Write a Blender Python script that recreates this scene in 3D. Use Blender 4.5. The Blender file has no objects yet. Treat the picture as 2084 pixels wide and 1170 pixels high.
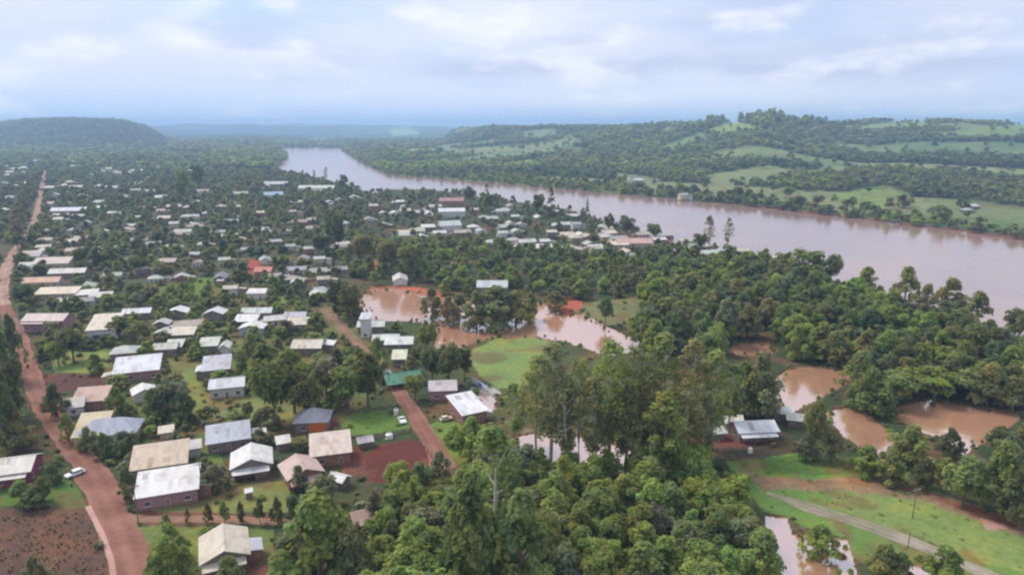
import bpy, math, random
import numpy as np
from mathutils import Vector

# ------------------------------------------------------------------ camera, sky, sun, exposure
sc = bpy.context.scene
COL = sc.collection
F, CX, CY, H = 1400.0, 1042.0, 585.0, 75.0          # focal length in photo pixels, centre, flying height
HORIZON = 256.0
PITCH = math.atan((CY - HORIZON) / F)
SP, CP = math.sin(PITCH), math.cos(PITCH)
cam = bpy.data.cameras.new("drone_camera")
cam.sensor_width = 36.0
cam.lens = 36.0 * F / 2084.0
cam.clip_start, cam.clip_end = 1.0, 60000.0
camo = bpy.data.objects.new("drone_camera", cam)
COL.objects.link(camo)
camo.location = (0, 0, H)
camo.rotation_euler = (math.pi / 2 - PITCH, 0, 0)
sc.camera = camo
sc.view_settings.view_transform = 'Standard'
sc.view_settings.look = 'None'
sc.view_settings.gamma = 1.0
sc.view_settings.exposure = 0.5
sc.cycles.filter_width = 2.3
sc.cycles.max_bounces = 6
sc.cycles.diffuse_bounces = 4
sc.cycles.volume_bounces = 4
sc.cycles.use_denoising = True
sc.cycles.use_adaptive_sampling = True

SUN_EL, SUN_AZ = math.radians(52), math.radians(-58)   # azimuth from +Y, negative = to the left
sun = bpy.data.lights.new("sun", 'SUN')
sun.energy = 2.3
sun.angle = math.radians(20)
sun.color = (1.0, 0.93, 0.80)
suno = bpy.data.objects.new("sun", sun)
COL.objects.link(suno)
sdir = Vector((math.sin(SUN_AZ) * math.cos(SUN_EL), math.cos(SUN_AZ) * math.cos(SUN_EL), math.sin(SUN_EL)))
suno.rotation_euler = sdir.to_track_quat('Z', 'Y').to_euler()

world = bpy.data.worlds.new("World")
sc.world = world
world.use_nodes = True
WT = world.node_tree
WN, WL = WT.nodes, WT.links
bg = WN["Background"]
bg.inputs["Strength"].default_value = 0.097


class NT:
    """small node-tree writer"""
    def __init__(s, tree):
        s.t = tree
    def n(s, typ, **kw):
        nd = s.t.nodes.new(typ)
        for k, v in kw.items():
            setattr(nd, k, v)
        return nd
    def put(s, sock, v):
        if isinstance(v, bpy.types.NodeSocket):
            s.t.links.new(v, sock)
        else:
            sock.default_value = v
    def math(s, op, a, b=None, c=None, clamp=False):
        nd = s.n('ShaderNodeMath', operation=op)
        nd.use_clamp = clamp
        for i, v in enumerate((a, b, c)):
            if v is not None:
                s.put(nd.inputs[i], v)
        return nd.outputs[0]
    def mix(s, fac, a, b, mode='MIX'):
        nd = s.n('ShaderNodeMix', data_type='RGBA', blend_type=mode)
        s.put(nd.inputs[0], fac)
        s.put(nd.inputs[6], a)
        s.put(nd.inputs[7], b)
        return nd.outputs[2]
    def noise(s, vec, scale, detail=4.0, rough=0.55):
        nd = s.n('ShaderNodeTexNoise')
        if vec is not None:
            s.put(nd.inputs['Vector'], vec)
        nd.inputs['Scale'].default_value = scale
        nd.inputs['Detail'].default_value = detail
        nd.inputs['Roughness'].default_value = rough
        return nd.outputs['Fac']
    def ramp(s, fac, lo, hi):
        nd = s.n('ShaderNodeMapRange', interpolation_type='SMOOTHSTEP')
        s.put(nd.inputs[0], fac)
        nd.inputs[1].default_value = lo
        nd.inputs[2].default_value = hi
        return nd.outputs[0]
    def comb(s, x, y, z):
        nd = s.n('ShaderNodeCombineXYZ')
        for i, v in enumerate((x, y, z)):
            s.put(nd.inputs[i], v)
        return nd.outputs[0]


def lin(r, g, b):
    f = lambda c: (c / 255 / 12.92) if c / 255 <= 0.04045 else ((c / 255 + 0.055) / 1.055) ** 2.4
    return (f(r), f(g), f(b), 1.0)


def build_sky():
    w = NT(WT)
    sky = w.n('ShaderNodeTexSky', sky_type='NISHITA')
    sky.sun_disc = False
    sky.sun_elevation = SUN_EL
    sky.sun_rotation = SUN_AZ
    sky.air_density = 1.2
    sky.dust_density = 1.5
    tc = w.n('ShaderNodeTexCoord')
    sep = w.n('ShaderNodeSeparateXYZ')
    WL.new(tc.outputs['Generated'], sep.inputs[0])
    X, Y, Z = sep.outputs
    hor = w.math('SQRT', w.math('ADD', w.math('MULTIPLY', X, X), w.math('MULTIPLY', Y, Y)))
    v = w.math('DIVIDE', Z, w.math('MAXIMUM', hor, 0.02))          # elevation (tangent)
    u = w.math('ARCTAN2', X, Y)                                    # azimuth, 0 along +Y
    # cloud deck seen nearly edge on: stretched along the horizon
    vec = w.comb(u, w.math('MULTIPLY', v, 3.4), 0.0)
    n1 = w.noise(vec, 3.1, 5.0, 0.52)
    n2 = w.noise(w.comb(w.math('ADD', u, 7.3), w.math('MULTIPLY', v, 5.5), 2.0), 4.2, 4.0, 0.5)
    n3 = w.noise(w.comb(w.math('ADD', u, 3.1), w.math('MULTIPLY', v, 2.6), 5.0), 7.0, 5.0, 0.55)
    def blob(u0, v0, su, sv, amp):
        a = w.math('DIVIDE', w.math('SUBTRACT', w.math('ADD', u, w.math('MULTIPLY_ADD', n2, 0.16, -0.08)), u0), su)
        b = w.math('DIVIDE', w.math('SUBTRACT', w.math('ADD', v, w.math('MULTIPLY_ADD', n3, 0.05, -0.025)), v0), sv)
        r = w.math('ADD', w.math('MULTIPLY', a, a), w.math('MULTIPLY', b, b))
        return w.math('MULTIPLY', w.math('EXPONENT', w.math('MULTIPLY', r, -1.0)), amp)
    clear = (4.3, 5.6, 8.3, 1)
    hazeblue = (4.9, 6.2, 8.3, 1)
    cloud = (5.9, 6.25, 7.5, 1)
    grey = (4.55, 5.05, 6.6, 1)
    white = (7.3, 7.4, 8.0, 1)
    c = w.mix(0.82, sky.outputs[0], clear)
    # low clear band above the horizon
    c = w.mix(w.math('SUBTRACT', 1.0, w.ramp(v, 0.0, 0.07)), c, hazeblue)
    cov = w.math('ADD', w.ramp(n1, 0.30, 0.56), w.math('MULTIPLY', w.ramp(v, 0.1, 0.3), 0.25))
    cov = w.math('MULTIPLY', cov, w.ramp(v, 0.0, 0.075), clamp=True)
    # bluer opening up on the left
    cov = w.math('SUBTRACT', cov, blob(-0.38, 0.17, 0.09, 0.05, 0.55), clamp=True)
    c = w.mix(cov, c, cloud)
    g = w.math('ADD', blob(0.13, 0.078, 0.20, 0.012, 0.9), blob(0.52, 0.07, 0.2, 0.008, 0.75))
    g = w.math('ADD', g, blob(0.5, 0.14, 0.3, 0.06, 0.45))
    g = w.math('ADD', g, blob(-0.32, 0.056, 0.10, 0.006, 0.4))
    g = w.math('ADD', g, w.math('MULTIPLY', w.ramp(n2, 0.5, 0.72), 0.55))
    c = w.mix(w.math('MINIMUM', g, 1.0), c, grey)
    wh = w.math('ADD', blob(-0.41, 0.105, 0.05, 0.016, 0.8), blob(-0.02, 0.13, 0.11, 0.03, 0.7))
    wh = w.math('ADD', wh, blob(-0.41, 0.15, 0.03, 0.03, 0.6))
    wh = w.math('ADD', wh, blob(0.2, 0.035, 0.45, 0.02, 0.6))
    wh = w.math('ADD', wh, w.math('MULTIPLY', w.ramp(n3, 0.50, 0.70), 0.85))
    c = w.mix(w.math('MINIMUM', wh, 1.0), c, white)
    WL.new(c, bg.inputs['Color'])


build_sky()

# ------------------------------------------------------------------ projection helpers
rng = random.Random(7)
NR = np.random.default_rng(11)


def at(px, py, z=0.0):
    a = (CY - py) / F
    t = (z - H) / (-SP + a * CP)
    return t * (px - CX) / F, t * (CP + a * SP)


def proj(x, y, z):
    zc = y * CP + (H - z) * SP
    yc = y * SP + (z - H) * CP
    return CX + F * x / zc, CY - F * yc / zc


def mpp(py):
    x, y = at(CX, py)
    return (y * CP + H * SP) / F


def yflat(py):
    return at(CX, py)[1]


def hash2(i, j, s):
    h = (i * 374761393 + j * 668265263 + s * 974634777) & 0xFFFFFFFF
    h = ((h ^ (h >> 13)) * 1274126177) & 0xFFFFFFFF
    return ((h ^ (h >> 16)) & 0xFFFF) / 65535.0


def vnoise(x, y, s=0):
    x = np.asarray(x, float); y = np.asarray(y, float)
    i = np.floor(x).astype(np.int64); j = np.floor(y).astype(np.int64)
    fx, fy = x - i, y - j
    fx = fx * fx * (3 - 2 * fx); fy = fy * fy * (3 - 2 * fy)
    a = hash2(i, j, s); b = hash2(i + 1, j, s); c = hash2(i, j + 1, s); d = hash2(i + 1, j + 1, s)
    return (a + (b - a) * fx) * (1 - fy) + (c + (d - c) * fx) * fy


def fbm(x, y, s=0, o=4):
    t, amp, tot = 0, 1.0, 0
    for k in range(o):
        t = t + vnoise(x * 2 ** k, y * 2 ** k, s + k) * amp
        tot += amp; amp *= 0.5
    return t / tot


def inpoly(px, py, pts):
    r = np.zeros(np.shape(px), bool)
    n = len(pts)
    for k in range(n):
        x1, y1 = pts[k]; x2, y2 = pts[(k + 1) % n]
        if y1 == y2:
            continue
        c = ((y1 > py) != (y2 > py)) & (px < (x2 - x1) * (py - y1) / (y2 - y1) + x1)
        r ^= c
    return r


# ------------------------------------------------------------------ terrain description (outlines in photo pixels)
FAR_SHORE = [(-400, 297), (560, 298), (690, 301), (740, 334), (790, 356), (900, 364), (1000, 373), (1200, 390), (1400, 408), (1600, 430),
             (1800, 453), (2083, 490), (2700, 585), (3600, 740)]
NEAR_SHORE = [(570, 301), (582, 318), (575, 332), (552, 345), (640, 362), (728, 384), (760, 392), (800, 384), (900, 386),
              (1000, 402), (1150, 424), (1300, 470), (1450, 512), (1550, 552), (1700, 594), (1850, 640), (2000, 690), (2150, 760), (2900, 1100), (3600, 1100)]
RIVER = [(560, 299)] + FAR_SHORE[2:] + NEAR_SHORE[::-1]
PONDS = [
    [(735, 612), (752, 588), (800, 588), (850, 596), (905, 604), (960, 608), (1080, 612), (1110, 618), (1150, 645), (1180, 638), (1240, 668),
     (1300, 690), (1290, 708), (1230, 722), (1140, 692), (1095, 684), (1000, 688), (950, 700), (905, 722), (882, 700), (888, 660), (850, 652), (800, 655), (750, 650)],
    [(1574, 822), (1576, 764), (1610, 742), (1736, 748), (1716, 780), (1672, 808), (1620, 832)],
    [(1482, 702), (1566, 694), (1580, 712), (1570, 722), (1490, 722)],
    [(1680, 836), (1746, 824), (1770, 854), (1806, 878), (1816, 922), (1780, 944), (1732, 900), (1686, 876)],
    [(1818, 826), (1900, 812), (1990, 828), (2090, 838), (2060, 866), (2006, 898), (1955, 926), (1920, 896), (1870, 880), (1826, 854)],
    [(1880, 930), (1896, 928), (1920, 975), (1912, 985), (1896, 965)],
    [(1556, 1044), (1602, 1046), (1614, 1082), (1722, 1098), (1742, 1180), (1560, 1185)],
    [(1822, 1150), (1880, 1146), (1895, 1180), (1818, 1185)],
    [(1050, 888), (1110, 876), (1210, 894), (1290, 915), (1290, 950), (1180, 962), (1090, 940), (1056, 915)],
    [(955, 800), (1000, 806), (1012, 826), (985, 850), (965, 830)],
]
KNOTS = {
    -900: [(2300, 0), (2900, 275), (3600, 262), (6000, 262), (12500, 256)],
    0: [(2200, 0), (2550, 288), (2950, 262), (3300, 254), (3900, 258), (8000, 254), (12500, 253)],
    60: [(2200, 0), (2550, 284), (2850, 256), (3100, 247), (3600, 248), (5500, 266), (12500, 254)],
    150: [(2200, 0), (2500, 284), (2800, 254), (3050, 244), (3600, 247), (5500, 266), (12500, 254)],
    250: [(2200, 0), (2500, 286), (2850, 257), (3050, 247), (3500, 250), (5500, 266), (12500, 254)],
    295: [(2200, 0), (2600, 291), (2950, 265), (3150, 258), (3500, 262), (5500, 268), (8000, 258), (12500, 257)],
    345: [(2200, 0), (2700, 296), (3000, 290), (3300, 286), (4200, 288), (6500, 268), (8000, 256), (12500, 257)],
    380: [(2400, 0), (3300, 296), (4200, 281), (4600, 276), (5400, 284), (6300, 266), (6900, 264), (7600, 268), (8600, 252), (9200, 252), (12500, 258)],
    500: [(2650, 0), (3200, 286), (3500, 283), (4200, 290), (5000, 272), (5400, 271), (6300, 276), (7500, 254), (8200, 252), (9000, 258), (12500, 257)],
    600: [(2750, 0), (3400, 293), (4300, 278), (4700, 276), (5600, 284), (6800, 259), (7300, 258), (8200, 264), (9200, 252), (10000, 252), (12500, 257)],
    700: [(2600, 0), (3500, 291), (4400, 283), (5000, 275), (5600, 280), (7400, 256), (8000, 255), (9000, 262), (10500, 252), (12500, 256)],
    800: [(1200, 0), (1900, 308), (2700, 295), (4000, 286), (5200, 274), (5700, 272), (6600, 277), (8000, 256), (8800, 255), (10000, 262), (12500, 255)],
    900: [(1080, 0), (1350, 336), (1800, 312), (2400, 299), (3200, 290), (5000, 276), (7500, 259), (12500, 257)],
    935: [(1050, 0), (1350, 336), (1750, 314), (2300, 299), (2800, 282), (3150, 264), (3400, 262), (5500, 275), (12500, 262)],
    1000: [(1000, 0), (1300, 338), (1750, 311), (2250, 290), (2650, 266), (2900, 257), (3300, 262), (5500, 275), (12500, 262)],
    1150: [(900, 0), (1100, 354), (1500, 318), (2000, 291), (2400, 268), (2700, 259), (3200, 266), (5500, 275), (12500, 262)],
    1300: [(830, 0), (1000, 364), (1300, 328), (1700, 293), (2050, 267), (2350, 256), (3000, 266), (5500, 275), (12500, 262)],
    1440: [(760, 0), (920, 374), (1200, 332), (1500, 295), (1750, 264), (1950, 249), (2400, 256), (4500, 275), (12500, 262)],
    1540: [(720, 0), (860, 382), (1100, 340), (1350, 298), (1600, 262), (1750, 243), (2100, 250), (4500, 275), (12500, 262)],
    1650: [(680, 0), (820, 388), (1100, 343), (1400, 308), (1700, 268), (1900, 250), (2400, 260), (4500, 275), (12500, 262)],
    1760: [(640, 0), (780, 398), (1000, 356), (1300, 324), (1650, 280), (2000, 254), (2300, 250), (4500, 275), (12500, 262)],
    1880: [(600, 0), (740, 412), (950, 364), (1200, 328), (1500, 286), (1850, 256), (2100, 249), (4500, 275), (12500, 262)],
    2083: [(560, 0), (690, 432), (900, 376), (1150, 334), (1400, 294), (1750, 262), (2050, 251), (4500, 275), (12500, 262)],
    3800: [(500, 0), (690, 432), (900, 376), (1150, 334), (1400, 294), (1750, 262), (2050, 251), (4500, 275), (12500, 262)],
}
YG = np.geomspace(15, 13500, 420)
KX = sorted(KNOTS)
ZG = []
for k in KX:
    ys, zs = [0.0], [0.0]
    for (Y, p) in KNOTS[k]:
        ys.append(Y)
        zs.append(0.0 if p == 0 else max(0.0, H - Y * math.tan(PITCH + math.atan((p - CY) / F))))
    z = np.interp(YG, ys, zs)
    for _ in range(3):
        z[1:-1] = (z[:-2] + 2 * z[1:-1] + z[2:]) / 4
    ZG.append(z)
ZG = np.array(ZG)
KX = np.array(KX, float)
LYG = np.log(YG)


def base_height(x, y):
    x = np.asarray(x, float); y = np.maximum(np.asarray(y, float), 15.5)
    u = CX + F * x / (y * CP + H * SP)
    u = np.clip(u, KX[0], KX[-1] - 1e-3)
    i = np.clip(np.searchsorted(KX, u, 'right') - 1, 0, len(KX) - 2)
    f = (u - KX[i]) / (KX[i + 1] - KX[i])
    f = f * f * (3 - 2 * f) * 0.5 + f * 0.5
    t = (np.log(y) - LYG[0]) / (LYG[1] - LYG[0])
    j = np.clip(t.astype(int), 0, len(YG) - 2)
    g = np.clip(t - j, 0, 1)
    z = (ZG[i, j] * (1 - f) + ZG[i + 1, j] * f) * (1 - g) + (ZG[i, j + 1] * (1 - f) + ZG[i + 1, j + 1] * f) * g
    hill = np.clip(z / 30.0, 0, 1)
    z = z + hill * (fbm(x / 260, y / 260, 3) - 0.5) * 24 + np.clip(z / 10, 0, 1) * (fbm(x / 90, y / 90, 9) - 0.5) * 5
    return np.maximum(z, 0.0)


def water_mask(x, y):
    """True on river and flood water; edges wander a little"""
    px, py = proj(x, y, 0.0)
    s = np.clip(y / 160.0, 0.5, 4.0)
    wx = (fbm(x / (7 * s), y / (7 * s), 21, 3) - 0.5) * 34
    wy = (fbm(x / (7 * s), y / (7 * s), 22, 3) - 0.5) * 12
    m = np.zeros(np.shape(px), bool)
    for p in PONDS:
        m |= inpoly(px + wx, py + wy, p)
    r = inpoly(px + wx * 0.6, py + wy * 0.35, RIVER) & (y < 2900)
    return m | r


def ground_z(x, y):
    return float(base_height(np.array([x]), np.array([y]))[0])


WATER_Z = -0.35


def hill_field(x, y):
    """0..1, one where the slopes are farmed in strips"""
    a = 0.5 * x + 0.86 * y
    b = 0.86 * x - 0.5 * y
    n = fbm(a / 210, b / 460, 171, 2)
    return np.clip((n - 0.50) * 30, 0, 1)


# ------------------------------------------------------------------ materials
def new_mat(name):
    m = bpy.data.materials.new(name)
    m.use_nodes = True
    return m, NT(m.node_tree), m.node_tree.nodes['Principled BSDF']


def simple(name, col, rough=0.7, vary=0.15, scale=1.5, metal=0.0, bump=0.0, objcol=False):
    m, t, b = new_mat(name)
    g = t.n('ShaderNodeTexCoord')
    n = t.noise(g.outputs['Object'], scale, 5.0, 0.6)
    if objcol:
        src = t.n('ShaderNodeObjectInfo').outputs['Color']
    else:
        src = tuple(col[:3]) + (1,)
    v = t.math('MULTIPLY_ADD', n, 2 * vary, 1 - vary)
    c = t.mix(1.0, src, t.comb(v, v, v), 'MULTIPLY')
    t.put(b.inputs['Base Color'], c)
    b.inputs['Roughness'].default_value = rough
    b.inputs['Metallic'].default_value = metal
    if bump:
        bn = t.n('ShaderNodeBump')
        bn.inputs['Strength'].default_value = bump
        t.put(bn.inputs['Height'], n)
        t.put(b.inputs['Normal'], bn.outputs[0])
    return m


def roof_mat():
    """corrugated sheet: colour from the object, streaks, rust patches, fine ribs"""
    m, t, b = new_mat("tin_sheet")
    src = t.n('ShaderNodeObjectInfo')
    g = t.n('ShaderNodeTexCoord')
    sep = t.n('ShaderNodeSeparateXYZ')
    t.put(sep.inputs[0], g.outputs['Object'])
    off = t.math('MULTIPLY', src.outputs['Random'], 40.0)
    vec = t.comb(t.math('ADD', t.math('MULTIPLY', sep.outputs[0], 1.0), off), t.math('ADD', sep.outputs[1], off), sep.outputs[2])
    st = t.noise(t.comb(t.math('ADD', t.math('MULTIPLY', sep.outputs[0], 2.2), off), t.math('MULTIPLY', sep.outputs[1], 0.25), 0.0), 1.2, 4.0, 0.6)
    pt = t.noise(vec, 0.35, 5.0, 0.65)
    # sheets laid side by side, each a little different
    sh = t.n('ShaderNodeTexWhiteNoise', noise_dimensions='2D')
    t.put(sh.inputs['Vector'], t.comb(t.math('FLOOR', t.math('ADD', t.math('MULTIPLY', sep.outputs[0], 0.95), off)),
                                      t.math('FLOOR', t.math('MULTIPLY', sep.outputs[1], 0.32)), 0.0))
    v = t.math('ADD', t.math('MULTIPLY_ADD', st, 0.3, 0.8), t.math('MULTIPLY_ADD', sh.outputs['Value'], 0.22, -0.11))
    v = t.math('MULTIPLY', v, 0.88)
    c = t.mix(1.0, src.outputs['Color'], t.comb(v, v, v), 'MULTIPLY')
    c = t.mix(t.math('MULTIPLY', t.ramp(pt, 0.52, 0.72), 0.42), c, (0.24, 0.15, 0.11, 1))
    t.put(b.inputs['Base Color'], c)
    b.inputs['Roughness'].default_value = 0.55
    b.inputs['Specular IOR Level'].default_value = 0.35
    wv = t.n('ShaderNodeTexWave', wave_type='BANDS', bands_direction='X')
    t.put(wv.inputs['Vector'], g.outputs['Object'])
    wv.inputs['Scale'].default_value = 1.6
    bn = t.n('ShaderNodeBump')
    bn.inputs['Strength'].default_value = 0.25
    bn.inputs['Distance'].default_value = 0.05
    t.put(bn.inputs['Height'], wv.outputs['Fac'])
    t.put(b.inputs['Normal'], bn.outputs[0])
    return m


def wall_mat():
    m, t, b = new_mat("painted_wall")
    src = t.n('ShaderNodeObjectInfo')
    g = t.n('ShaderNodeTexCoord')
    sep = t.n('ShaderNodeSeparateXYZ')
    t.put(sep.inputs[0], g.outputs['Object'])
    n = t.noise(g.outputs['Object'], 0.9, 5.0, 0.6)
    v = t.math('MULTIPLY_ADD', n, 0.4, 0.8)
    c = t.mix(1.0, src.outputs['Color'], t.comb(v, v, v), 'MULTIPLY')
    splash = t.math('SUBTRACT', 1.0, t.ramp(t.math('ADD', sep.outputs[2], t.math('MULTIPLY', n, -0.5)), 0.0, 0.6))
    c = t.mix(t.math('MULTIPLY', splash, 0.55), c, (0.22, 0.09, 0.06, 1))
    bk = t.n('ShaderNodeTexBrick')
    t.put(bk.inputs['Vector'], t.comb(t.math('ADD', sep.outputs[0], sep.outputs[1]), sep.outputs[2], 0.0))
    bk.inputs['Scale'].default_value = 2.2
    bk.inputs['Color1'].default_value = (1, 1, 1, 1)
    bk.inputs['Color2'].default_value = (0.9, 0.88, 0.86, 1)
    bk.inputs['Mortar'].default_value = (0.8, 0.78, 0.76, 1)
    c = t.mix(0.6, c, bk.outputs['Color'], 'MULTIPLY')
    t.put(b.inputs['Base Color'], c)
    b.inputs['Roughness'].default_value = 0.85
    return m


def foliage_mat():
    m, t, b = new_mat("foliage")
    src = t.n('ShaderNodeObjectInfo').outputs['Color']
    a = t.n('ShaderNodeAttribute', attribute_name='tint')
    c = t.mix(1.0, src, a.outputs['Color'], 'MULTIPLY')
    t.put(b.inputs['Base Color'], c)
    b.inputs['Roughness'].default_value = 0.65
    b.inputs['Specular IOR Level'].default_value = 0.25
    tr = t.n('ShaderNodeBsdfTranslucent')
    t.put(tr.inputs['Color'], t.mix(1.0, c, (1.35, 1.3, 0.8, 1), 'MULTIPLY'))
    ms = t.n('ShaderNodeMixShader')
    ms.inputs[0].default_value = 0.55
    m.node_tree.links.new(b.outputs[0], ms.inputs[1])
    m.node_tree.links.new(tr.outputs[0], ms.inputs[2])
    m.node_tree.links.new(ms.outputs[0], m.node_tree.nodes['Material Output'].inputs['Surface'])
    return m


def ground_mat():
    m, t, b = new_mat("land_cover")
    a = t.n('ShaderNodeAttribute', attribute_name='cover')
    g = t.n('ShaderNodeNewGeometry').outputs['Position']
    n1 = t.noise(g, 0.09, 5.0, 0.6)
    n2 = t.noise(g, 0.7, 5.0, 0.65)
    n3 = t.noise(g, 0.012, 4.0, 0.55)
    v = t.math('MULTIPLY', t.math('MULTIPLY_ADD', n1, 0.56, 0.48), t.math('MULTIPLY_ADD', n2, 0.9, 0.55))
    c = t.mix(1.0, a.outputs['Color'], t.comb(v, t.math('MULTIPLY', v, 0.93), t.math('MULTIPLY', v, 1.1)), 'MULTIPLY')
    dry = t.mix(1.0, c, (1.25, 1.0, 0.75, 1), 'MULTIPLY')
    c = t.mix(t.ramp(n1, 0.45, 0.7), c, dry)
    t.put(b.inputs['Base Color'], c)
    b.inputs['Roughness'].default_value = 0.95
    b.inputs['Specular IOR Level'].default_value = 0.1
    bn = t.n('ShaderNodeBump')
    bn.inputs['Strength'].default_value = 0.6
    bn.inputs['Distance'].default_value = 0.4
    t.put(bn.inputs['Height'], n2)
    t.put(b.inputs['Normal'], bn.outputs[0])
    return m


def dirt_mat(name, c1, c2):
    m, t, b = new_mat(name)
    a = t.n('ShaderNodeAttribute', attribute_name='across')
    g = t.n('ShaderNodeNewGeometry').outputs['Position']
    n1 = t.noise(g, 0.12, 5.0, 0.6)
    n2 = t.noise(g, 0.9, 5.0, 0.65)
    tracks = t.math('MULTIPLY_ADD', t.math('COSINE', t.math('MULTIPLY', a.outputs['Fac'], 12.56)), 0.5, 0.5)
    f = t.math('ADD', t.math('MULTIPLY', t.ramp(n1, 0.35, 0.65), 0.7), t.math('MULTIPLY', tracks, 0.3), clamp=True)
    c = t.mix(f, c1, c2)
    v = t.math('MULTIPLY_ADD', n2, 0.5, 0.75)
    c = t.mix(1.0, c, t.comb(v, v, v), 'MULTIPLY')
    t.put(b.inputs['Base Color'], c)
    b.inputs['Roughness'].default_value = 0.95
    b.inputs['Specular IOR Level'].default_value = 0.1
    bn = t.n('ShaderNodeBump')
    bn.inputs['Strength'].default_value = 0.4
    bn.inputs['Distance'].default_value = 0.2
    t.put(bn.inputs['Height'], n2)
    t.put(b.inputs['Normal'], bn.outputs[0])
    return m


def water_mat(name, c1, c2, ior):
    m, t, b = new_mat(name)
    g = t.n('ShaderNodeNewGeometry').outputs['Position']
    sep = t.n('ShaderNodeSeparateXYZ')
    t.put(sep.inputs[0], g)
    n = t.noise(g, 0.02, 4.0, 0.5)
    c = t.mix(t.ramp(n, 0.35, 0.65), c1, c2)
    t.put(b.inputs['Base Color'], c)
    b.inputs['Roughness'].default_value = 0.12
    b.inputs['IOR'].default_value = ior
    b.inputs['Specular IOR Level'].default_value = 0.5
    w1 = t.noise(g, 0.25, 3.0, 0.5)
    bn = t.n('ShaderNodeBump')
    bn.inputs['Strength'].default_value = 0.3
    bn.inputs['Distance'].default_value = 0.25
    t.put(bn.inputs['Height'], w1)
    t.put(b.inputs['Normal'], bn.outputs[0])
    return m


M_ROOF, M_WALL, M_LEAF, M_GROUND = roof_mat(), wall_mat(), foliage_mat(), ground_mat()
M_WATER = water_mat("river_water", (0.27, 0.175, 0.145, 1), (0.33, 0.195, 0.15, 1), 3.3)
M_FLOOD = water_mat("muddy_flood_water", (0.50, 0.26, 0.16, 1), (0.43, 0.22, 0.135, 1), 5.0)
M_BARK = simple("bark", (0.16, 0.12, 0.09), 0.9, 0.35, 2.0, bump=0.4)
M_PALEBARK = simple("pale_bark", (0.46, 0.42, 0.36), 0.85, 0.35, 1.2, bump=0.3)
M_GLASS = simple("dark_glass", (0.035, 0.04, 0.05), 0.12, 0.2)
M_TRIM = simple("painted_trim", (0.6, 0.58, 0.55), 0.6, 0.12)
M_WOOD = simple("weathered_wood", (0.2, 0.14, 0.1), 0.85, 0.3, 3.0)
M_RUBBER = simple("rubber", (0.03, 0.03, 0.03), 0.8, 0.2)
M_PAINT = simple("car_paint", (0.8, 0.8, 0.8), 0.3, 0.04, objcol=True)
M_RIM = simple("wheel_metal", (0.45, 0.45, 0.46), 0.35, 0.1, metal=0.7)
M_LAMP = simple("lamp_glass", (0.7, 0.7, 0.65), 0.15, 0.05)
M_CONCRETE = simple("concrete", (0.42, 0.40, 0.37), 0.85, 0.25, 1.5)
M_ROAD = dirt_mat("red_dirt", (0.19, 0.088, 0.064, 1), (0.31, 0.155, 0.115, 1))
M_TRACK = dirt_mat("grey_gravel", (0.17, 0.16, 0.10, 1), (0.34, 0.29, 0.23, 1))
M_AVENUE = dirt_mat("pale_red_dirt", (0.27, 0.15, 0.11, 1), (0.42, 0.29, 0.23, 1))
M_BROWN = dirt_mat("brown_dirt", (0.16, 0.12, 0.075, 1), (0.30, 0.17, 0.115, 1))
M_PATH = dirt_mat("pale_pink_path", (0.38, 0.21, 0.18, 1), (0.5, 0.31, 0.27, 1))

# ------------------------------------------------------------------ object helpers
GROUPS = {}


def kind(o, k):
    o['kind'] = k
    return o


def tag(o, label, cat, group=None):
    if label:
        o['label'] = label
    o['category'] = cat
    if group:
        o['group'] = group
    return o


def link(name, me, mat=None, parent=None, color=None, loc=None, rotz=0.0, scale=None):
    o = bpy.data.objects.new(name, me)
    COL.objects.link(o)
    if mat is not None and me is not None and not me.materials:
        for m in (mat if isinstance(mat, (list, tuple)) else [mat]):
            me.materials.append(m)
    if parent is not None:
        o.parent = parent
    if color is not None:
        o.color = tuple(color[:3]) + (1,)
    if loc is not None:
        o.location = loc
    o.rotation_euler = (0, 0, rotz)
    if scale is not None:
        o.scale = scale
    return o


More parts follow.
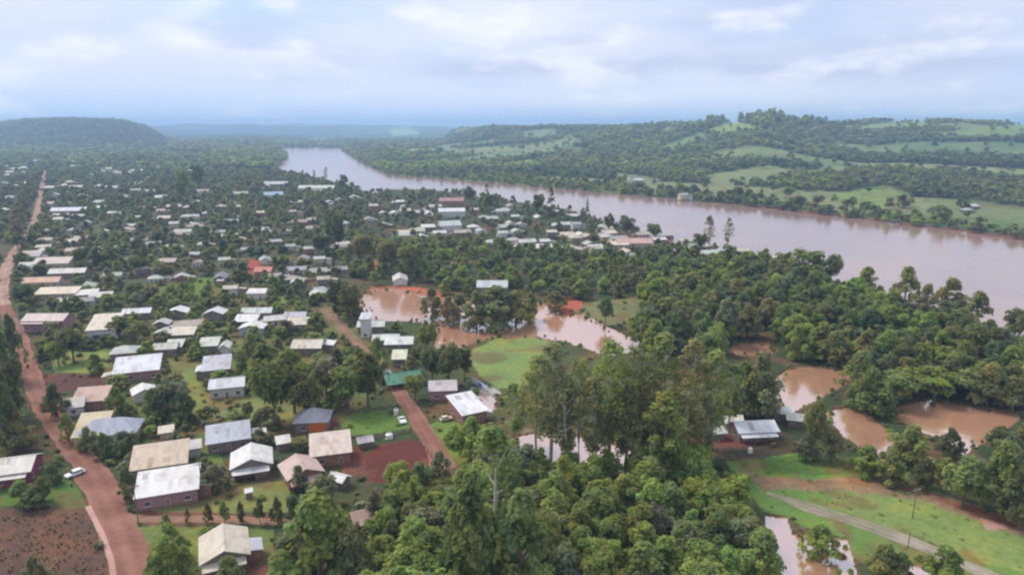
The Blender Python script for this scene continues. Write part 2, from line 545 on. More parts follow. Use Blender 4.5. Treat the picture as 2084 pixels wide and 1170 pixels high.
class MB:
    def __init__(s):
        s.v, s.f, s.m = [], [], []
    def face(s, pts, mi=0):
        b = len(s.v)
        s.v += [tuple(p) for p in pts]
        s.f.append(tuple(range(b, b + len(pts))))
        s.m.append(mi)
    def box(s, x0, x1, y0, y1, z0, z1, mi=0):
        b = len(s.v)
        s.v += [(x0, y0, z0), (x1, y0, z0), (x1, y1, z0), (x0, y1, z0), (x0, y0, z1), (x1, y0, z1), (x1, y1, z1), (x0, y1, z1)]
        for q in ((0, 3, 2, 1), (4, 5, 6, 7), (0, 1, 5, 4), (1, 2, 6, 5), (2, 3, 7, 6), (3, 0, 4, 7)):
            s.f.append(tuple(b + k for k in q)); s.m.append(mi)
    def prism(s, prof, a0, a1, axis='y', caps=None, mi=0):
        """profile of (p, z) points pushed along an axis; caps = list of index tuples"""
        n = len(prof)
        b = len(s.v)
        for a in (a0, a1):
            for (p, z) in prof:
                s.v.append((p, a, z) if axis == 'y' else (a, p, z))
        for k in range(n):
            k2 = (k + 1) % n
            s.f.append((b + k, b + k2, b + n + k2, b + n + k)); s.m.append(mi)
        for c in (caps or [tuple(range(n))]):
            s.f.append(tuple(b + k for k in c)[::-1]); s.m.append(mi)
            s.f.append(tuple(b + n + k for k in c)); s.m.append(mi)
    def tube(s, pts, rad, seg=7, mi=0):
        b = len(s.v)
        for i, p in enumerate(pts):
            p = Vector(p)
            d = (Vector(pts[min(i + 1, len(pts) - 1)]) - Vector(pts[max(i - 1, 0)])).normalized()
            a = d.cross(Vector((0, 0, 1)))
            a = a.normalized() if a.length > 1e-4 else Vector((1, 0, 0))
            c = d.cross(a)
            for k in range(seg):
                t = 2 * math.pi * k / seg
                s.v.append(tuple(p + (a * math.cos(t) + c * math.sin(t)) * rad[i]))
        for i in range(len(pts) - 1):
            for k in range(seg):
                k2 = (k + 1) % seg
                s.f.append((b + i * seg + k, b + i * seg + k2, b + (i + 1) * seg + k2, b + (i + 1) * seg + k)); s.m.append(mi)
        s.f.append(tuple(b + k for k in range(seg))[::-1]); s.m.append(mi)
        s.f.append(tuple(b + (len(pts) - 1) * seg + k for k in range(seg))); s.m.append(mi)
    def mesh(s, name, fix=True):
        me = bpy.data.meshes.new(name)
        me.from_pydata(s.v, [], s.f)
        if any(s.m):
            me.polygons.foreach_set('material_index', s.m)
        if fix:
            import bmesh
            bm = bmesh.new()
            bm.from_mesh(me)
            bmesh.ops.recalc_face_normals(bm, faces=bm.faces)
            bm.to_mesh(me)
            bm.free()
        me.update()
        return me
    def build(s, name, mat, parent=None, color=None, **kw):
        return link(name, s.mesh(name), mat, parent, color, **kw)


def np_mesh(name, verts, quads, attr=None, attr_name='tint'):
    me = bpy.data.meshes.new(name)
    nv, nq = len(verts), len(quads)
    me.vertices.add(nv)
    me.vertices.foreach_set('co', np.asarray(verts, np.float32).ravel())
    me.loops.add(nq * 4)
    me.loops.foreach_set('vertex_index', np.asarray(quads, np.int32).ravel())
    me.polygons.add(nq)
    me.polygons.foreach_set('loop_start', np.arange(0, nq * 4, 4, dtype=np.int32))
    me.update(calc_edges=True)
    if attr is not None:
        a = me.attributes.new(attr_name, 'FLOAT_COLOR', 'POINT')
        c = np.ones((nv, 4), np.float32)
        c[:, :3] = attr
        a.data.foreach_set('color', c.ravel())
    return me


# ------------------------------------------------------------------ land cover
C = lambda r, g, b, k=1.0: tuple(v * k for v in lin(r, g, b)[:3])
GRASS_BRIGHT = C(124, 158, 74, 0.9)
COVER = [  # colour, outline in photo pixels, edge wander
    (C(78, 92, 58), [(-900, 330), (760, 330), (900, 560), (880, 1300), (-900, 1300)], 20),
    (C(92, 98, 70), [(-900, 300), (740, 345), (760, 620), (-900, 640)], 20),
    (C(70, 86, 54), [(700, 370), (1500, 500), (1560, 560), (2200, 740), (2200, 960), (1300, 1000), (1290, 700), (740, 600)], 20),
    (C(108, 124, 68), [(60, 640), (760, 620), (800, 760), (690, 880), (560, 880), (380, 900), (120, 780)], 22),
    # pitch, yards and paddocks
    (C(130, 156, 86), [(962, 712), (1000, 690), (1085, 684), (1140, 700), (1110, 745), (1070, 780), (1012, 792), (972, 766), (958, 735)], 12),
    (C(112, 146, 66), [(690, 838), (818, 830), (840, 872), (720, 886), (688, 870)], 6),
    (C(134, 146, 84), [(405, 800), (470, 800), (600, 815), (600, 850), (480, 858), (402, 850)], 8),
    (C(128, 146, 76), [(340, 735), (412, 735), (420, 800), (402, 850), (360, 770)], 8),
    (C(118, 152, 66), [(872, 866), (905, 858), (1000, 862), (1000, 930), (930, 950), (905, 930)], 8),
    (C(128, 152, 80), [(100, 718), (225, 715), (220, 758), (110, 762)], 8),
    (C(104, 132, 60), [(310, 572), (430, 562), (515, 590), (505, 615), (320, 618)], 8),
    (C(120, 150, 66), [(500, 600), (590, 596), (590, 616), (500, 620)], 5),
    (C(128, 140, 76), [(310, 1015), (440, 985), (590, 975), (590, 1040), (310, 1048)], 8),
    (C(112, 138, 66), [(390, 890), (430, 900), (470, 960), (400, 955)], 8),
    (C(96, 128, 60), [(0, 940), (70, 935), (160, 990), (180, 1035), (0, 1030)], 10),
    (C(118, 138, 72), [(272, 1068), (560, 1075), (560, 1250), (320, 1250), (292, 1120)], 10),
    (C(150, 150, 130), [(1060, 870), (1150, 870), (1280, 905), (1300, 965), (1120, 965), (1050, 920)], 14),
    (C(124, 132, 84), [(1160, 622), (1300, 604), (1312, 668), (1240, 664), (1170, 640)], 8),
    (C(126, 152, 82), [(1960, 676), (2150, 690), (2200, 760), (2100, 742), (1990, 722)], 8),
    (C(112, 148, 72), [(1480, 930), (1640, 925), (1760, 955), (1880, 990), (2150, 1090), (2250, 1300), (1880, 1250), (1700, 1090), (1560, 1040), (1500, 985)], 14),
    (C(134, 158, 84), [(1700, 985), (1830, 1000), (2000, 1060), (2150, 1120), (2150, 1180), (1960, 1130), (1780, 1060), (1680, 1030)], 16),
    (C(92, 128, 60), [(1540, 930), (1720, 930), (1740, 965), (1560, 965)], 10),
    (C(86, 84, 62), [(1380, 860), (1600, 880), (1650, 920), (1500, 940), (1390, 930)], 14),
    # bare red earth, and orange patches by the large flood pool
    (C(112, 68, 56), [(735, 935), (770, 906), (832, 893), (874, 903), (898, 942), (905, 985), (800, 988), (752, 978)], 7),
    (C(106, 78, 66), [(40, 758), (250, 762), (258, 792), (60, 800)], 8),
    (C(124, 86, 70), [(290, 1040), (560, 1046), (590, 1062), (300, 1068)], 6),
    (C(106, 86, 70), [(-900, 1030), (178, 1036), (232, 1170), (250, 1300), (-900, 1300)], 8),
    (C(118, 80, 68), [(690, 915), (740, 905), (750, 965), (700, 970)], 8),
    (C(128, 86, 72), [(440, 1145), (600, 1150), (620, 1250), (440, 1250)], 8),
    (C(120, 88, 74), [(640, 850), (690, 850), (700, 880), (640, 880)], 6),
    (C(128, 86, 72), [(1395, 872), (1530, 884), (1540, 914), (1420, 912)], 8),
    (C(150, 132, 96), [(1500, 962), (1620, 975), (1720, 968), (1850, 985), (1990, 1030), (2150, 1088), (2150, 1110), (1990, 1062), (1850, 1010), (1700, 996), (1560, 998)], 18),
    (C(190, 160, 138), [(1990, 1048), (2030, 1048), (2050, 1074), (2010, 1078)], 6),
    (C(150, 102, 74), [(1860, 1000), (2100, 1060), (2150, 1100), (1990, 1050)], 7),
    (C(178, 112, 82), [(720, 535), (770, 530), (775, 548), (725, 550)], 5),
    (C(170, 96, 78), [(505, 525), (560, 530), (550, 560), (505, 555)], 5),
    (C(186, 118, 86), [(750, 582), (800, 580), (900, 592), (905, 612), (850, 640), (800, 612)], 9),  # orange patch across the far edge of the large pool
    (C(186, 110, 78), [(1095, 618), (1160, 605), (1190, 620), (1150, 650), (1105, 648)], 8),  # smaller orange patch on the same pool, towards the marshy strip
    (C(166, 132, 118), [(1220, 480), (1330, 478), (1340, 500), (1240, 500)], 5),
    (C(190, 190, 170), [(955, 790), (1000, 786), (1020, 800), (995, 815)], 5),
    # far side of the river
    (C(78, 104, 62), [(700, 200), (2900, 200), (2900, 620), (2083, 488), (1400, 407), (790, 355), (690, 300)], 6),
    (C(118, 98, 78), [(1450, 408), (1600, 425), (1800, 447), (2083, 482), (2083, 492), (1800, 457), (1600, 435), (1450, 414)], 2),
    (C(136, 164, 84), [(1430, 272), (1468, 251), (1512, 249), (1562, 262), (1500, 272)], 5),
    (C(120, 150, 84), [(1335, 302), (1420, 270), (1452, 275), (1372, 308)], 5),
    (C(118, 146, 80), [(1335, 266), (1372, 254), (1362, 278)], 4),
    (C(130, 158, 88), [(1716, 266), (1780, 250), (1884, 244), (1886, 256), (1800, 267)], 4),
    (C(126, 154, 84), [(1888, 277), (2000, 256), (2200, 246), (2200, 278), (1960, 283)], 5),
    (C(128, 146, 92), [(1436, 356), (1560, 336), (1640, 350), (1560, 372), (1446, 380)], 7),
    (C(122, 152, 76), [(1696, 396), (1800, 376), (1856, 396), (1800, 420), (1706, 414)], 6),
    (C(124, 146, 92), [(1640, 348), (1720, 336), (1734, 350), (1640, 362)], 5),
    (C(126, 146, 100), [(880, 298), (1010, 284), (1014, 292), (885, 306)], 3),
    (C(130, 150, 104), [(884, 326), (1120, 304), (1132, 314), (900, 337)], 4),
    (C(126, 146, 96), [(1000, 336), (1100, 322), (1112, 331), (1010, 345)], 4),
    (C(130, 150, 98), [(1128, 292), (1160, 272), (1172, 282), (1134, 304)], 4),
    (C(122, 146, 96), [(1060, 267), (1130, 262), (1134, 280), (1070, 287)], 4),
    (C(126, 142, 98), [(1250, 350), (1330, 362), (1330, 374), (1250, 366)], 4),
    (C(128, 150, 90), [(820, 308), (880, 300), (884, 308), (826, 318)], 3),
    (C(150, 178, 120), [(790, 264), (830, 258), (858, 274), (800, 277)], 2),
    (C(150, 174, 120), [(625, 281), (660, 280), (664, 287), (630, 288)], 2),
    (C(140, 160, 110), [(395, 385), (445, 380), (450, 398), (398, 400)], 3),
]
FAR_I = next(i for i, c in enumerate(COVER) if c[1][0] == (700, 200))
PASTURES = [c[1] for c in COVER if min(p[1] for p in c[1]) < 420 and len(c[1]) <= 6 and c[1][0][0] > 380 and max(p[1] for p in c[1]) < 425]


def build_ground():
    us = np.concatenate([np.linspace(-1.9, -0.82, 50)[:-1], np.linspace(-0.82, 0.82, 640), np.linspace(0.82, 2.3, 70)[1:]])
    pyl = np.concatenate([np.linspace(1900, 1215, 60)[:-1], np.arange(1215, 300, -2.6), np.linspace(300, 282, 24)])
    ys = [yflat(p) for p in pyl]
    ys = np.array(ys + list(np.geomspace(ys[-1] * 1.02, 13000, 70)))
    U, Y = np.meshgrid(us, ys)
    X = U * (Y * CP + H * SP)
    Z = base_height(X, Y)
    wm = water_mask(X, Y)
    Z = np.where(wm, -3.2, Z)
    px, py = proj(X, Y, np.maximum(Z, 0))
    s = np.clip(Y / 160, 0.6, 8)
    w1 = fbm(X / (6 * s), Y / (6 * s), 31, 3) - 0.5
    w2 = fbm(X / (6 * s), Y / (6 * s), 41, 3) - 0.5
    col = np.empty(X.shape + (3,))
    far = np.array(C(62, 78, 50)); near = np.array(C(84, 96, 60))
    col[:] = near
    col[Y > 1800] = far
    for (c, poly, wd) in COVER:
        m = inpoly(px + w1 * wd * 2, py + w2 * wd, poly)
        col[m] = c
    fld = hill_field(X, Y) * (inpoly(px, py, COVER[FAR_I][1])) * (Y < 3300)
    tone = fbm(X / 170, Y / 170, 181, 2)
    fc = np.array(C(120, 142, 88)) + np.clip(tone[..., None] - 0.5, -0.2, 0.2) * np.array((0.35, 0.25, 0.12))
    keep = np.all(np.abs(col - np.array(COVER[FAR_I][0])) < 1e-9, -1)
    fld = fld * keep
    col = col * (1 - fld[..., None]) + fc * fld[..., None]
    # muddy rim round every sheet of flood water
    rim = np.zeros_like(wm)
    for sh in ((0, 1), (0, -1), (1, 0), (-1, 0), (0, 2), (0, -2)):
        rim |= np.roll(wm, sh, (0, 1))
    rim &= ~wm & (Y < 700)
    col[rim] = 0.85 * col[rim] + 0.15 * np.array(C(172, 104, 74))
    col[wm] = C(120, 92, 66)
    # blotches of scrub and bare soil
    b = fbm(X / 9, Y / 9, 51, 4)
    near_m = Y < 900
    soil = np.clip((b - 0.56) * 7, 0, 0.5) * near_m
    col = col * (1 - soil[..., None]) + np.array(C(128, 96, 70)) * soil[..., None]
    nr, nc = X.shape
    verts = np.stack([X, Y, Z], -1).reshape(-1, 3)
    i = np.arange(nr * nc).reshape(nr, nc)
    q = np.stack([i[:-1, :-1], i[:-1, 1:], i[1:, 1:], i[1:, :-1]], -1).reshape(-1, 4)
    me = np_mesh("ground", verts, q, col.reshape(-1, 3), 'cover')
    me.polygons.foreach_set('use_smooth', np.ones(len(q), bool))
    kind(link("ground", me, M_GROUND), 'structure')


def build_water():
    mb = MB()
    mb.face([(-1500, 40, WATER_Z), (3200, 40, WATER_Z), (3200, 3100, WATER_Z), (-1500, 3100, WATER_Z)])
    kind(mb.build("water", M_WATER), 'structure')
    for p in PONDS:                      # each flooded hollow holds its own, muddier water
        P = [at(*q) for q in p]
        x0, x1 = min(q[0] for q in P) - 6, max(q[0] for q in P) + 6
        y0, y1 = min(q[1] for q in P) - 6, max(q[1] for q in P) + 6
        z = WATER_Z + 0.01 + 0.004 * PONDS.index(p)
        mb = MB()
        mb.face([(x0, y0, z), (x1, y0, z), (x1, y1, z), (x0, y1, z)])
        kind(mb.build("flood_water", M_FLOOD), 'structure')


ROADS = []   # sampled centre lines for keeping trees and houses off


def road(name, pts, width, mat, lift=0.05, step=2.0):
    P = [at(*p) for p in pts]
    # smooth through the points (Catmull-Rom)
    out = []
    for i in range(len(P) - 1):
        p0 = P[max(i - 1, 0)]; p1 = P[i]; p2 = P[i + 1]; p3 = P[min(i + 2, len(P) - 1)]
        L = math.dist(p1, p2)
        n = max(2, int(L / step))
        for k in range(n):
            t = k / n
            out.append(tuple(0.5 * (2 * p1[a] + (p2[a] - p0[a]) * t + (2 * p0[a] - 5 * p1[a] + 4 * p2[a] - p3[a]) * t * t
                                    + (3 * p1[a] - p0[a] - 3 * p2[a] + p3[a]) * t ** 3) for a in (0, 1)))
    out.append(P[-1])
    verts, quads, acr = [], [], []
    n = len(out); A = 7
    W = width if callable(width) else (lambda t: width)
    for i, p in enumerate(out):
        q0 = out[max(i - 1, 0)]; q1 = out[min(i + 1, n - 1)]
        d = Vector((q1[0] - q0[0], q1[1] - q0[1])).normalized()
        nx, ny = d.y, -d.x
        w = W(i / (n - 1))
        ROADS.append((p[0], p[1], w / 2))
        for a in range(A):
            s = a / (A - 1) - 0.5
            off = s * w
            if a in (0, A - 1):
                off *= 0.72 + 0.36 * float(vnoise(p[0] / 7, p[1] / 7, 61 + a)) + 0.3 * float(vnoise(p[0] / 1.9, p[1] / 1.9, 81 + a))
            verts.append((p[0] + nx * off, p[1] + ny * off, lift))
            acr.append((a / (A - 1),) * 3)
    for i in range(n - 1):
        for a in range(A - 1):
            b = i * A + a
            quads.append((b, b + 1, b + A + 1, b + A))
    me = np_mesh(name, verts, quads, np.array(acr), 'across')
    kind(link(name, me, mat), 'structure')


build_ground()
build_water()
road("dirt_road", [(300, 1330), (270, 1170), (246, 1085), (208, 1000), (160, 922), (114, 860), (78, 800), (58, 748), (40, 690), (20, 650), (6, 622)], lambda t: 6.2 - 1.8 * t, M_ROAD)
road("avenue", [(6, 622), (2, 590), (14, 545), (36, 505), (58, 478), (74, 440), (84, 390), (92, 348)], lambda t: 5.4 - 0.6 * t, M_AVENUE, 0.06)
road("dirt_road", [(905, 955), (880, 905), (845, 848), (815, 800), (792, 768)], lambda t: 5.0 - 1.5 * t, M_ROAD, 0.055)
road("dirt_track", [(792, 768), (765, 738), (735, 708), (700, 672), (660, 628)], lambda t: 3.6 + 0.6 * t, M_BROWN, 0.06)
road("dirt_track", [(235, 1052), (330, 1058), (440, 1056), (560, 1062), (640, 1068)], 2.2, M_BROWN, 0.045)
road("gravel_track", [(1560, 1002), (1640, 1030), (1700, 1048), (1790, 1078), (1880, 1112), (1960, 1148), (2060, 1190), (2200, 1260)], lambda t: 3.5 * min(1.0, 0.25 + 4 * t), M_TRACK)
road("footpath", [(178, 1030), (196, 1062), (215, 1105), (228, 1150), (240, 1230), (250, 1330)], 0.9, M_PATH, 0.075)
RXY = np.array(ROADS)

# ------------------------------------------------------------------ tree shapes
def crown(kindname, r, n, leaf):
    """leaf quads of a unit-high tree: (n,4,3) corners and a colour per leaf"""
    cl = []                                            # clump centre, radii
    if kindname == 'round':
        for _ in range(44):
            d = r.normal(size=3); d /= np.linalg.norm(d); d[2] = d[2] * 0.9 + 0.1
            k = r.uniform(0.35, 1.0) ** 0.6
            c = np.array([d[0] * 0.36 * k, d[1] * 0.36 * k, 0.54 + d[2] * 0.34 * k])
            rr = r.uniform(0.06, 0.17)
            cl.append((c, (rr, rr, rr * 0.85)))
    elif kindname == 'wide':
        for _ in range(36):
            a = r.uniform(0, 6.283); k = r.uniform(0, 1) ** 0.5
            c = np.array([math.cos(a) * 0.62 * k, math.sin(a) * 0.62 * k, 0.80 - 0.22 * k * k + r.uniform(-0.12, 0.05)])
            rr = r.uniform(0.12, 0.2)
            cl.append((c, (rr, rr, rr * 0.6)))
    elif kindname == 'bushy':
        for _ in range(44):
            z = r.uniform(0.1, 0.92); a = r.uniform(0, 6.283)
            R = 0.40 * math.sin(math.pi * min(1, (z + 0.12)) ** 0.8) + 0.05
            k = r.uniform(0.3, 1.0)
            rr = r.uniform(0.055, 0.15)
            cl.append((np.array([math.cos(a) * R * k, math.sin(a) * R * k, z]), (rr, rr, rr)))
    elif kindname == 'euc':
        for _ in range(72):
            z = r.uniform(0.26, 0.97); a = r.uniform(0, 6.283)
            t = (z - 0.30) / 0.66
            R = 0.17 * (math.sin(math.pi * (0.16 + 0.80 * t)) ** 0.7)
            k = r.uniform(0.3, 1.0)
            rr = r.uniform(0.024, 0.056)
            cl.append((np.array([math.cos(a) * R * k, math.sin(a) * R * k, z]), (rr, rr, rr * 1.35)))
    elif kindname == 'conifer':
        for _ in range(40):
            z = r.uniform(0.08, 0.97); a = r.uniform(0, 6.283)
            R = 0.22 * (1 - z) + 0.015
            k = r.uniform(0.5, 1.0)
            rr = 0.05 + 0.06 * (1 - z)
            cl.append((np.array([math.cos(a) * R * k, math.sin(a) * R * k, z]), (rr, rr, rr * 0.6)))
    elif kindname == 'tiers':                          # araucaria: bare stem, a few flat tiers near the top
        for z, R in ((0.97, 0.06), (0.9, 0.15), (0.8, 0.2), (0.69, 0.22), (0.56, 0.19), (0.44, 0.13)):
            for k in range(8):
                a = k * 0.785 + r.uniform(-0.3, 0.3)
                cl.append((np.array([math.cos(a) * R * 0.8, math.sin(a) * R * 0.8, z + r.uniform(-0.015, 0.015)]), (0.06, 0.06, 0.03)))
    w = np.array([c[1][0] * c[1][2] for c in cl]); w /= w.sum()
    idx = r.choice(len(cl), n, p=w)
    cen = np.array([cl[i][0] for i in range(len(cl))])[idx]
    rad = np.array([cl[i][1] for i in range(len(cl))])[idx]
    d = r.normal(size=(n, 3)); d /= np.linalg.norm(d, axis=1)[:, None]
    d[:, 2] = np.where(d[:, 2] < -0.4, -d[:, 2], d[:, 2])
    pos = cen + d * rad * r.uniform(0.55, 1.12, (n, 1))
    nrm = d * 0.62 + np.array([-0.08, 0, 0.85]) + r.normal(size=(n, 3)) * 0.34
    nrm /= np.linalg.norm(nrm, axis=1)[:, None]
    t = np.cross(nrm, r.normal(size=(n, 3))); t /= np.linalg.norm(t, axis=1)[:, None]
    b = np.cross(nrm, t)
    s = leaf * r.uniform(0.6, 1.35, (n, 1))
    e = s * r.uniform(0.55, 1.0, (n, 1))
    q = np.stack([pos - t * s - b * e * 0.35, pos + b * -e + t * s * 0.3, pos + t * s + b * e * 0.35, pos + b * e - t * s * 0.3], 1)
    ct = r.uniform(0.72, 1.28, len(cl))[idx] * r.uniform(0.8, 1.2, n)
    hue = (r.uniform(-1, 1, len(cl)) * 0.13)[idx]
    col = np.stack([ct * (1 + hue), ct, ct * (1 - hue * 1.2)], 1)
    return q, col


def trunk_mesh(kindname, r, name):
    mb = MB()
    if kindname in ('euc', 'tiers', 'conifer'):
        bend = [r.uniform(-0.02, 0.02) for _ in range(4)]
        pts = [(0, 0, -0.02), (bend[0], bend[1], 0.3), (bend[2] * 1.5, bend[3], 0.62), (bend[0], bend[3], 0.93)]
        mb.tube(pts, [0.017, 0.013, 0.009, 0.003], 6)
        if kindname == 'euc':
            for k in range(9):
                z = 0.36 + 0.055 * k; a = k * 2.4
                L = 0.15 * (1 - k * 0.05)
                mb.tube([(0, 0, z), (math.cos(a) * L * 0.5, math.sin(a) * L * 0.5, z + 0.05), (math.cos(a) * L, math.sin(a) * L, z + 0.13)],
                        [0.006, 0.004, 0.002], 5)
    else:
        top = 0.5 if kindname != 'wide' else 0.62
        mb.tube([(0, 0, -0.02), (0.01, 0.0, top * 0.5), (0.0, 0.015, top)], [0.034, 0.026, 0.018], 7)
        for k in range(6):
            a = k * 1.05 + r.uniform(-0.3, 0.3)
            L = r.uniform(0.2, 0.3) * (1.6 if kindname == 'wide' else 1)
            z = top * r.uniform(0.65, 0.98)
            mb.tube([(0, 0.01, z), (math.cos(a) * L * 0.5, math.sin(a) * L * 0.5, z + 0.09), (math.cos(a) * L, math.sin(a) * L, z + 0.2)],
                    [0.015, 0.01, 0.004], 5)
    return mb.mesh(name)


PROTO = {}
for kn, cnt, n, leaf in (('round', 7, 3000, 0.034), ('bushy', 7, 2600, 0.036), ('wide', 3, 3200, 0.034), ('euc', 5, 3100, 0.0115),
                         ('conifer', 3, 1800, 0.024), ('tiers', 2, 1500, 0.022)):
    PROTO[kn] = []
    for k in range(cnt):
        r = np.random.default_rng(100 + 17 * k + len(kn) * 7)
        q, col = crown(kn, r, n, leaf)
        me = np_mesh("crown", q.reshape(-1, 3), np.arange(n * 4).reshape(-1, 4), np.repeat(col, 4, 0))
        me.materials.append(M_LEAF)
        tm = trunk_mesh(kn, random.Random(k + 5), "trunk")
        tm.materials.append(M_PALEBARK if kn == 'euc' else M_BARK)
        PROTO[kn].append((me, tm))
LOD = {}
for kn in PROTO:
    for lv, (n, mul) in enumerate(((340, 2.7), (130, 4.3), (46, 7.0))):
        lst = []
        for k in range(5):
            r = np.random.default_rng(900 + 31 * k + lv * 7 + len(kn))
            lst.append(crown(kn, r, n, {'round': .034, 'bushy': .036, 'wide': .034, 'euc': .0115, 'conifer': .024, 'tiers': .022}[kn] * mul))
        LOD[kn, lv] = lst

TINTS = {   # leaf colours (albedo)
    'dark green': (0.146, 0.162, 0.066), 'mid green': (0.196, 0.230, 0.074), 'bright green': (0.224, 0.284, 0.074),
    'yellow-green': (0.256, 0.292, 0.078), 'olive': (0.214, 0.212, 0.088), 'grey-green': (0.206, 0.214, 0.126),
    'blue-green': (0.140, 0.186, 0.090), 'brownish': (0.216, 0.184, 0.102), 'straw': (0.34, 0.27, 0.16),
}
TREES = []    # x, y, height, width, kind, tint, shape word


def T(px, ytop, ybase, wpx, kn, tint, z=0.0):
    x, y = at(px, ybase)
    a = PITCH + math.atan((ytop - CY) / F)
    h = max(2.0, H - y * math.tan(a))
    w = wpx * (y * CP + H * SP) / F
    TREES.append(dict(x=x, y=y, z=0.0, h=h, w=w, k=kn, t=tint, hero=True))


# ------------------------------------------------------------------ houses
HOUSES = []      # x, y, radius for keeping trees off
LAND = []        # landmark phrases with a pixel, for telling repeats apart
THINGS = []      # repeats waiting for their own label


def pitched(mb, kindr, w, d, h, rise, over, th=0.14):
    """roof sheet on the walls; returns nothing, fills mb"""
    W, D = w / 2 + over, d / 2 + over
    if kindr == 'gy':                      # ridge runs front to back
        k = rise / (w / 2)
        e = h - over * k
        mb.prism([(-W, e), (-W, e + th), (0, h + rise + th), (W, e + th), (W, e), (0, h + rise)], -D, D, 'y', [(0, 1, 2, 5), (5, 2, 3, 4)])
        mb.box(-0.16, 0.16, -D - 0.02, D + 0.02, h + rise + th - 0.06, h + rise + th + 0.04)
    elif kindr == 'gx':
        k = rise / (d / 2)
        e = h - over * k
        mb.prism([(-D, e), (-D, e + th), (0, h + rise + th), (D, e + th), (D, e), (0, h + rise)], -W, W, 'x', [(0, 1, 2, 5), (5, 2, 3, 4)])
        mb.box(-W - 0.02, W + 0.02, -0.16, 0.16, h + rise + th - 0.06, h + rise + th + 0.04)
    elif kindr == 'shed':                  # falls towards the front
        k = rise / d
        mb.prism([(-D, h - over * k), (-D, h - over * k + th), (D, h + rise + over * k + th), (D, h + rise + over * k)], -W, W, 'x')
    elif kindr == 'hip':
        r = max(0.3, W - D * 0.95)
        k = rise / (d / 2)
        e = h - over * k
        A = [(-W, -D), (W, -D), (W, D), (-W, D)]
        top = [(-r, 0, h + rise + th), (r, 0, h + rise + th)]
        lo = [(x, y, e) for x, y in A]
        hi = [(x, y, e + th) for x, y in A]
        mb.face([hi[0], hi[1], top[1], top[0]]); mb.face([hi[2], hi[3], top[0], top[1]])
        mb.face([hi[1], hi[2], top[1]]); mb.face([hi[3], hi[0], top[0]])
        for k2 in range(4):
            j = (k2 + 1) % 4
            mb.face([lo[k2], lo[j], hi[j], hi[k2]])
        mb.face([lo[3], lo[2], lo[1], lo[0]])


def walled(mb, kindr, w, d, h, rise, mi=0):
    if kindr == 'gy':
        mb.prism([(-w / 2, -0.1), (-w / 2, h - 0.01), (0, h + rise - 0.01), (w / 2, h - 0.01), (w / 2, -0.1)], -d / 2, d / 2, 'y', None, mi)
    elif kindr == 'gx':
        mb.prism([(-d / 2, -0.1), (-d / 2, h - 0.01), (0, h + rise - 0.01), (d / 2, h - 0.01), (d / 2, -0.1)], -w / 2, w / 2, 'x', None, mi)
    elif kindr == 'shed':
        mb.prism([(-d / 2, -0.1), (-d / 2, h - 0.01), (d / 2, h + rise - 0.01), (d / 2, -0.1)], -w / 2, w / 2, 'x', None, mi)
    else:
        mb.box(-w / 2, w / 2, -d / 2, d / 2, -0.1, h - 0.01, mi)


def opening(parent, side, a, z0, ww, hh, w, d, door=False, fcol=(0.5, 0.48, 0.45)):
    """window or door: frame proud of the wall, its pane or leaf proud of the frame"""
    f, g = MB(), MB()
    def put(mb, a0, a1, z0, z1, dep):
        if side == 'front':
            mb.box(a0, a1, -d / 2 - dep, -d / 2 + 0.05, z0, z1)
        elif side == 'right':
            mb.box(w / 2 - 0.05, w / 2 + dep, a0, a1, z0, z1)
        else:
            mb.box(-w / 2 - dep, -w / 2 + 0.05, a0, a1, z0, z1)
    put(f, a - ww / 2, a + ww / 2, z0, z0 + hh, 0.05)
    if door:
        o = f.build("door", M_TRIM, parent)
        put(g, a - ww / 2 + 0.08, a + ww / 2 - 0.08, z0 + 0.02, z0 + hh - 0.08, 0.08)
        g.build("leaf", M_WOOD, o)
    else:
        put(f, a - ww / 2 - 0.1, a + ww / 2 + 0.1, z0 - 0.12, z0 - 0.003, 0.12)
        o = f.build("window", M_TRIM, parent)
        m = ww / 2
        for (p, q) in ((a - m + 0.07, a - 0.03), (a + 0.03, a + m - 0.07)):
            put(g, p, q, z0 + 0.07, z0 + hh - 0.07, 0.075)
        g.build("pane", M_GLASS, o)


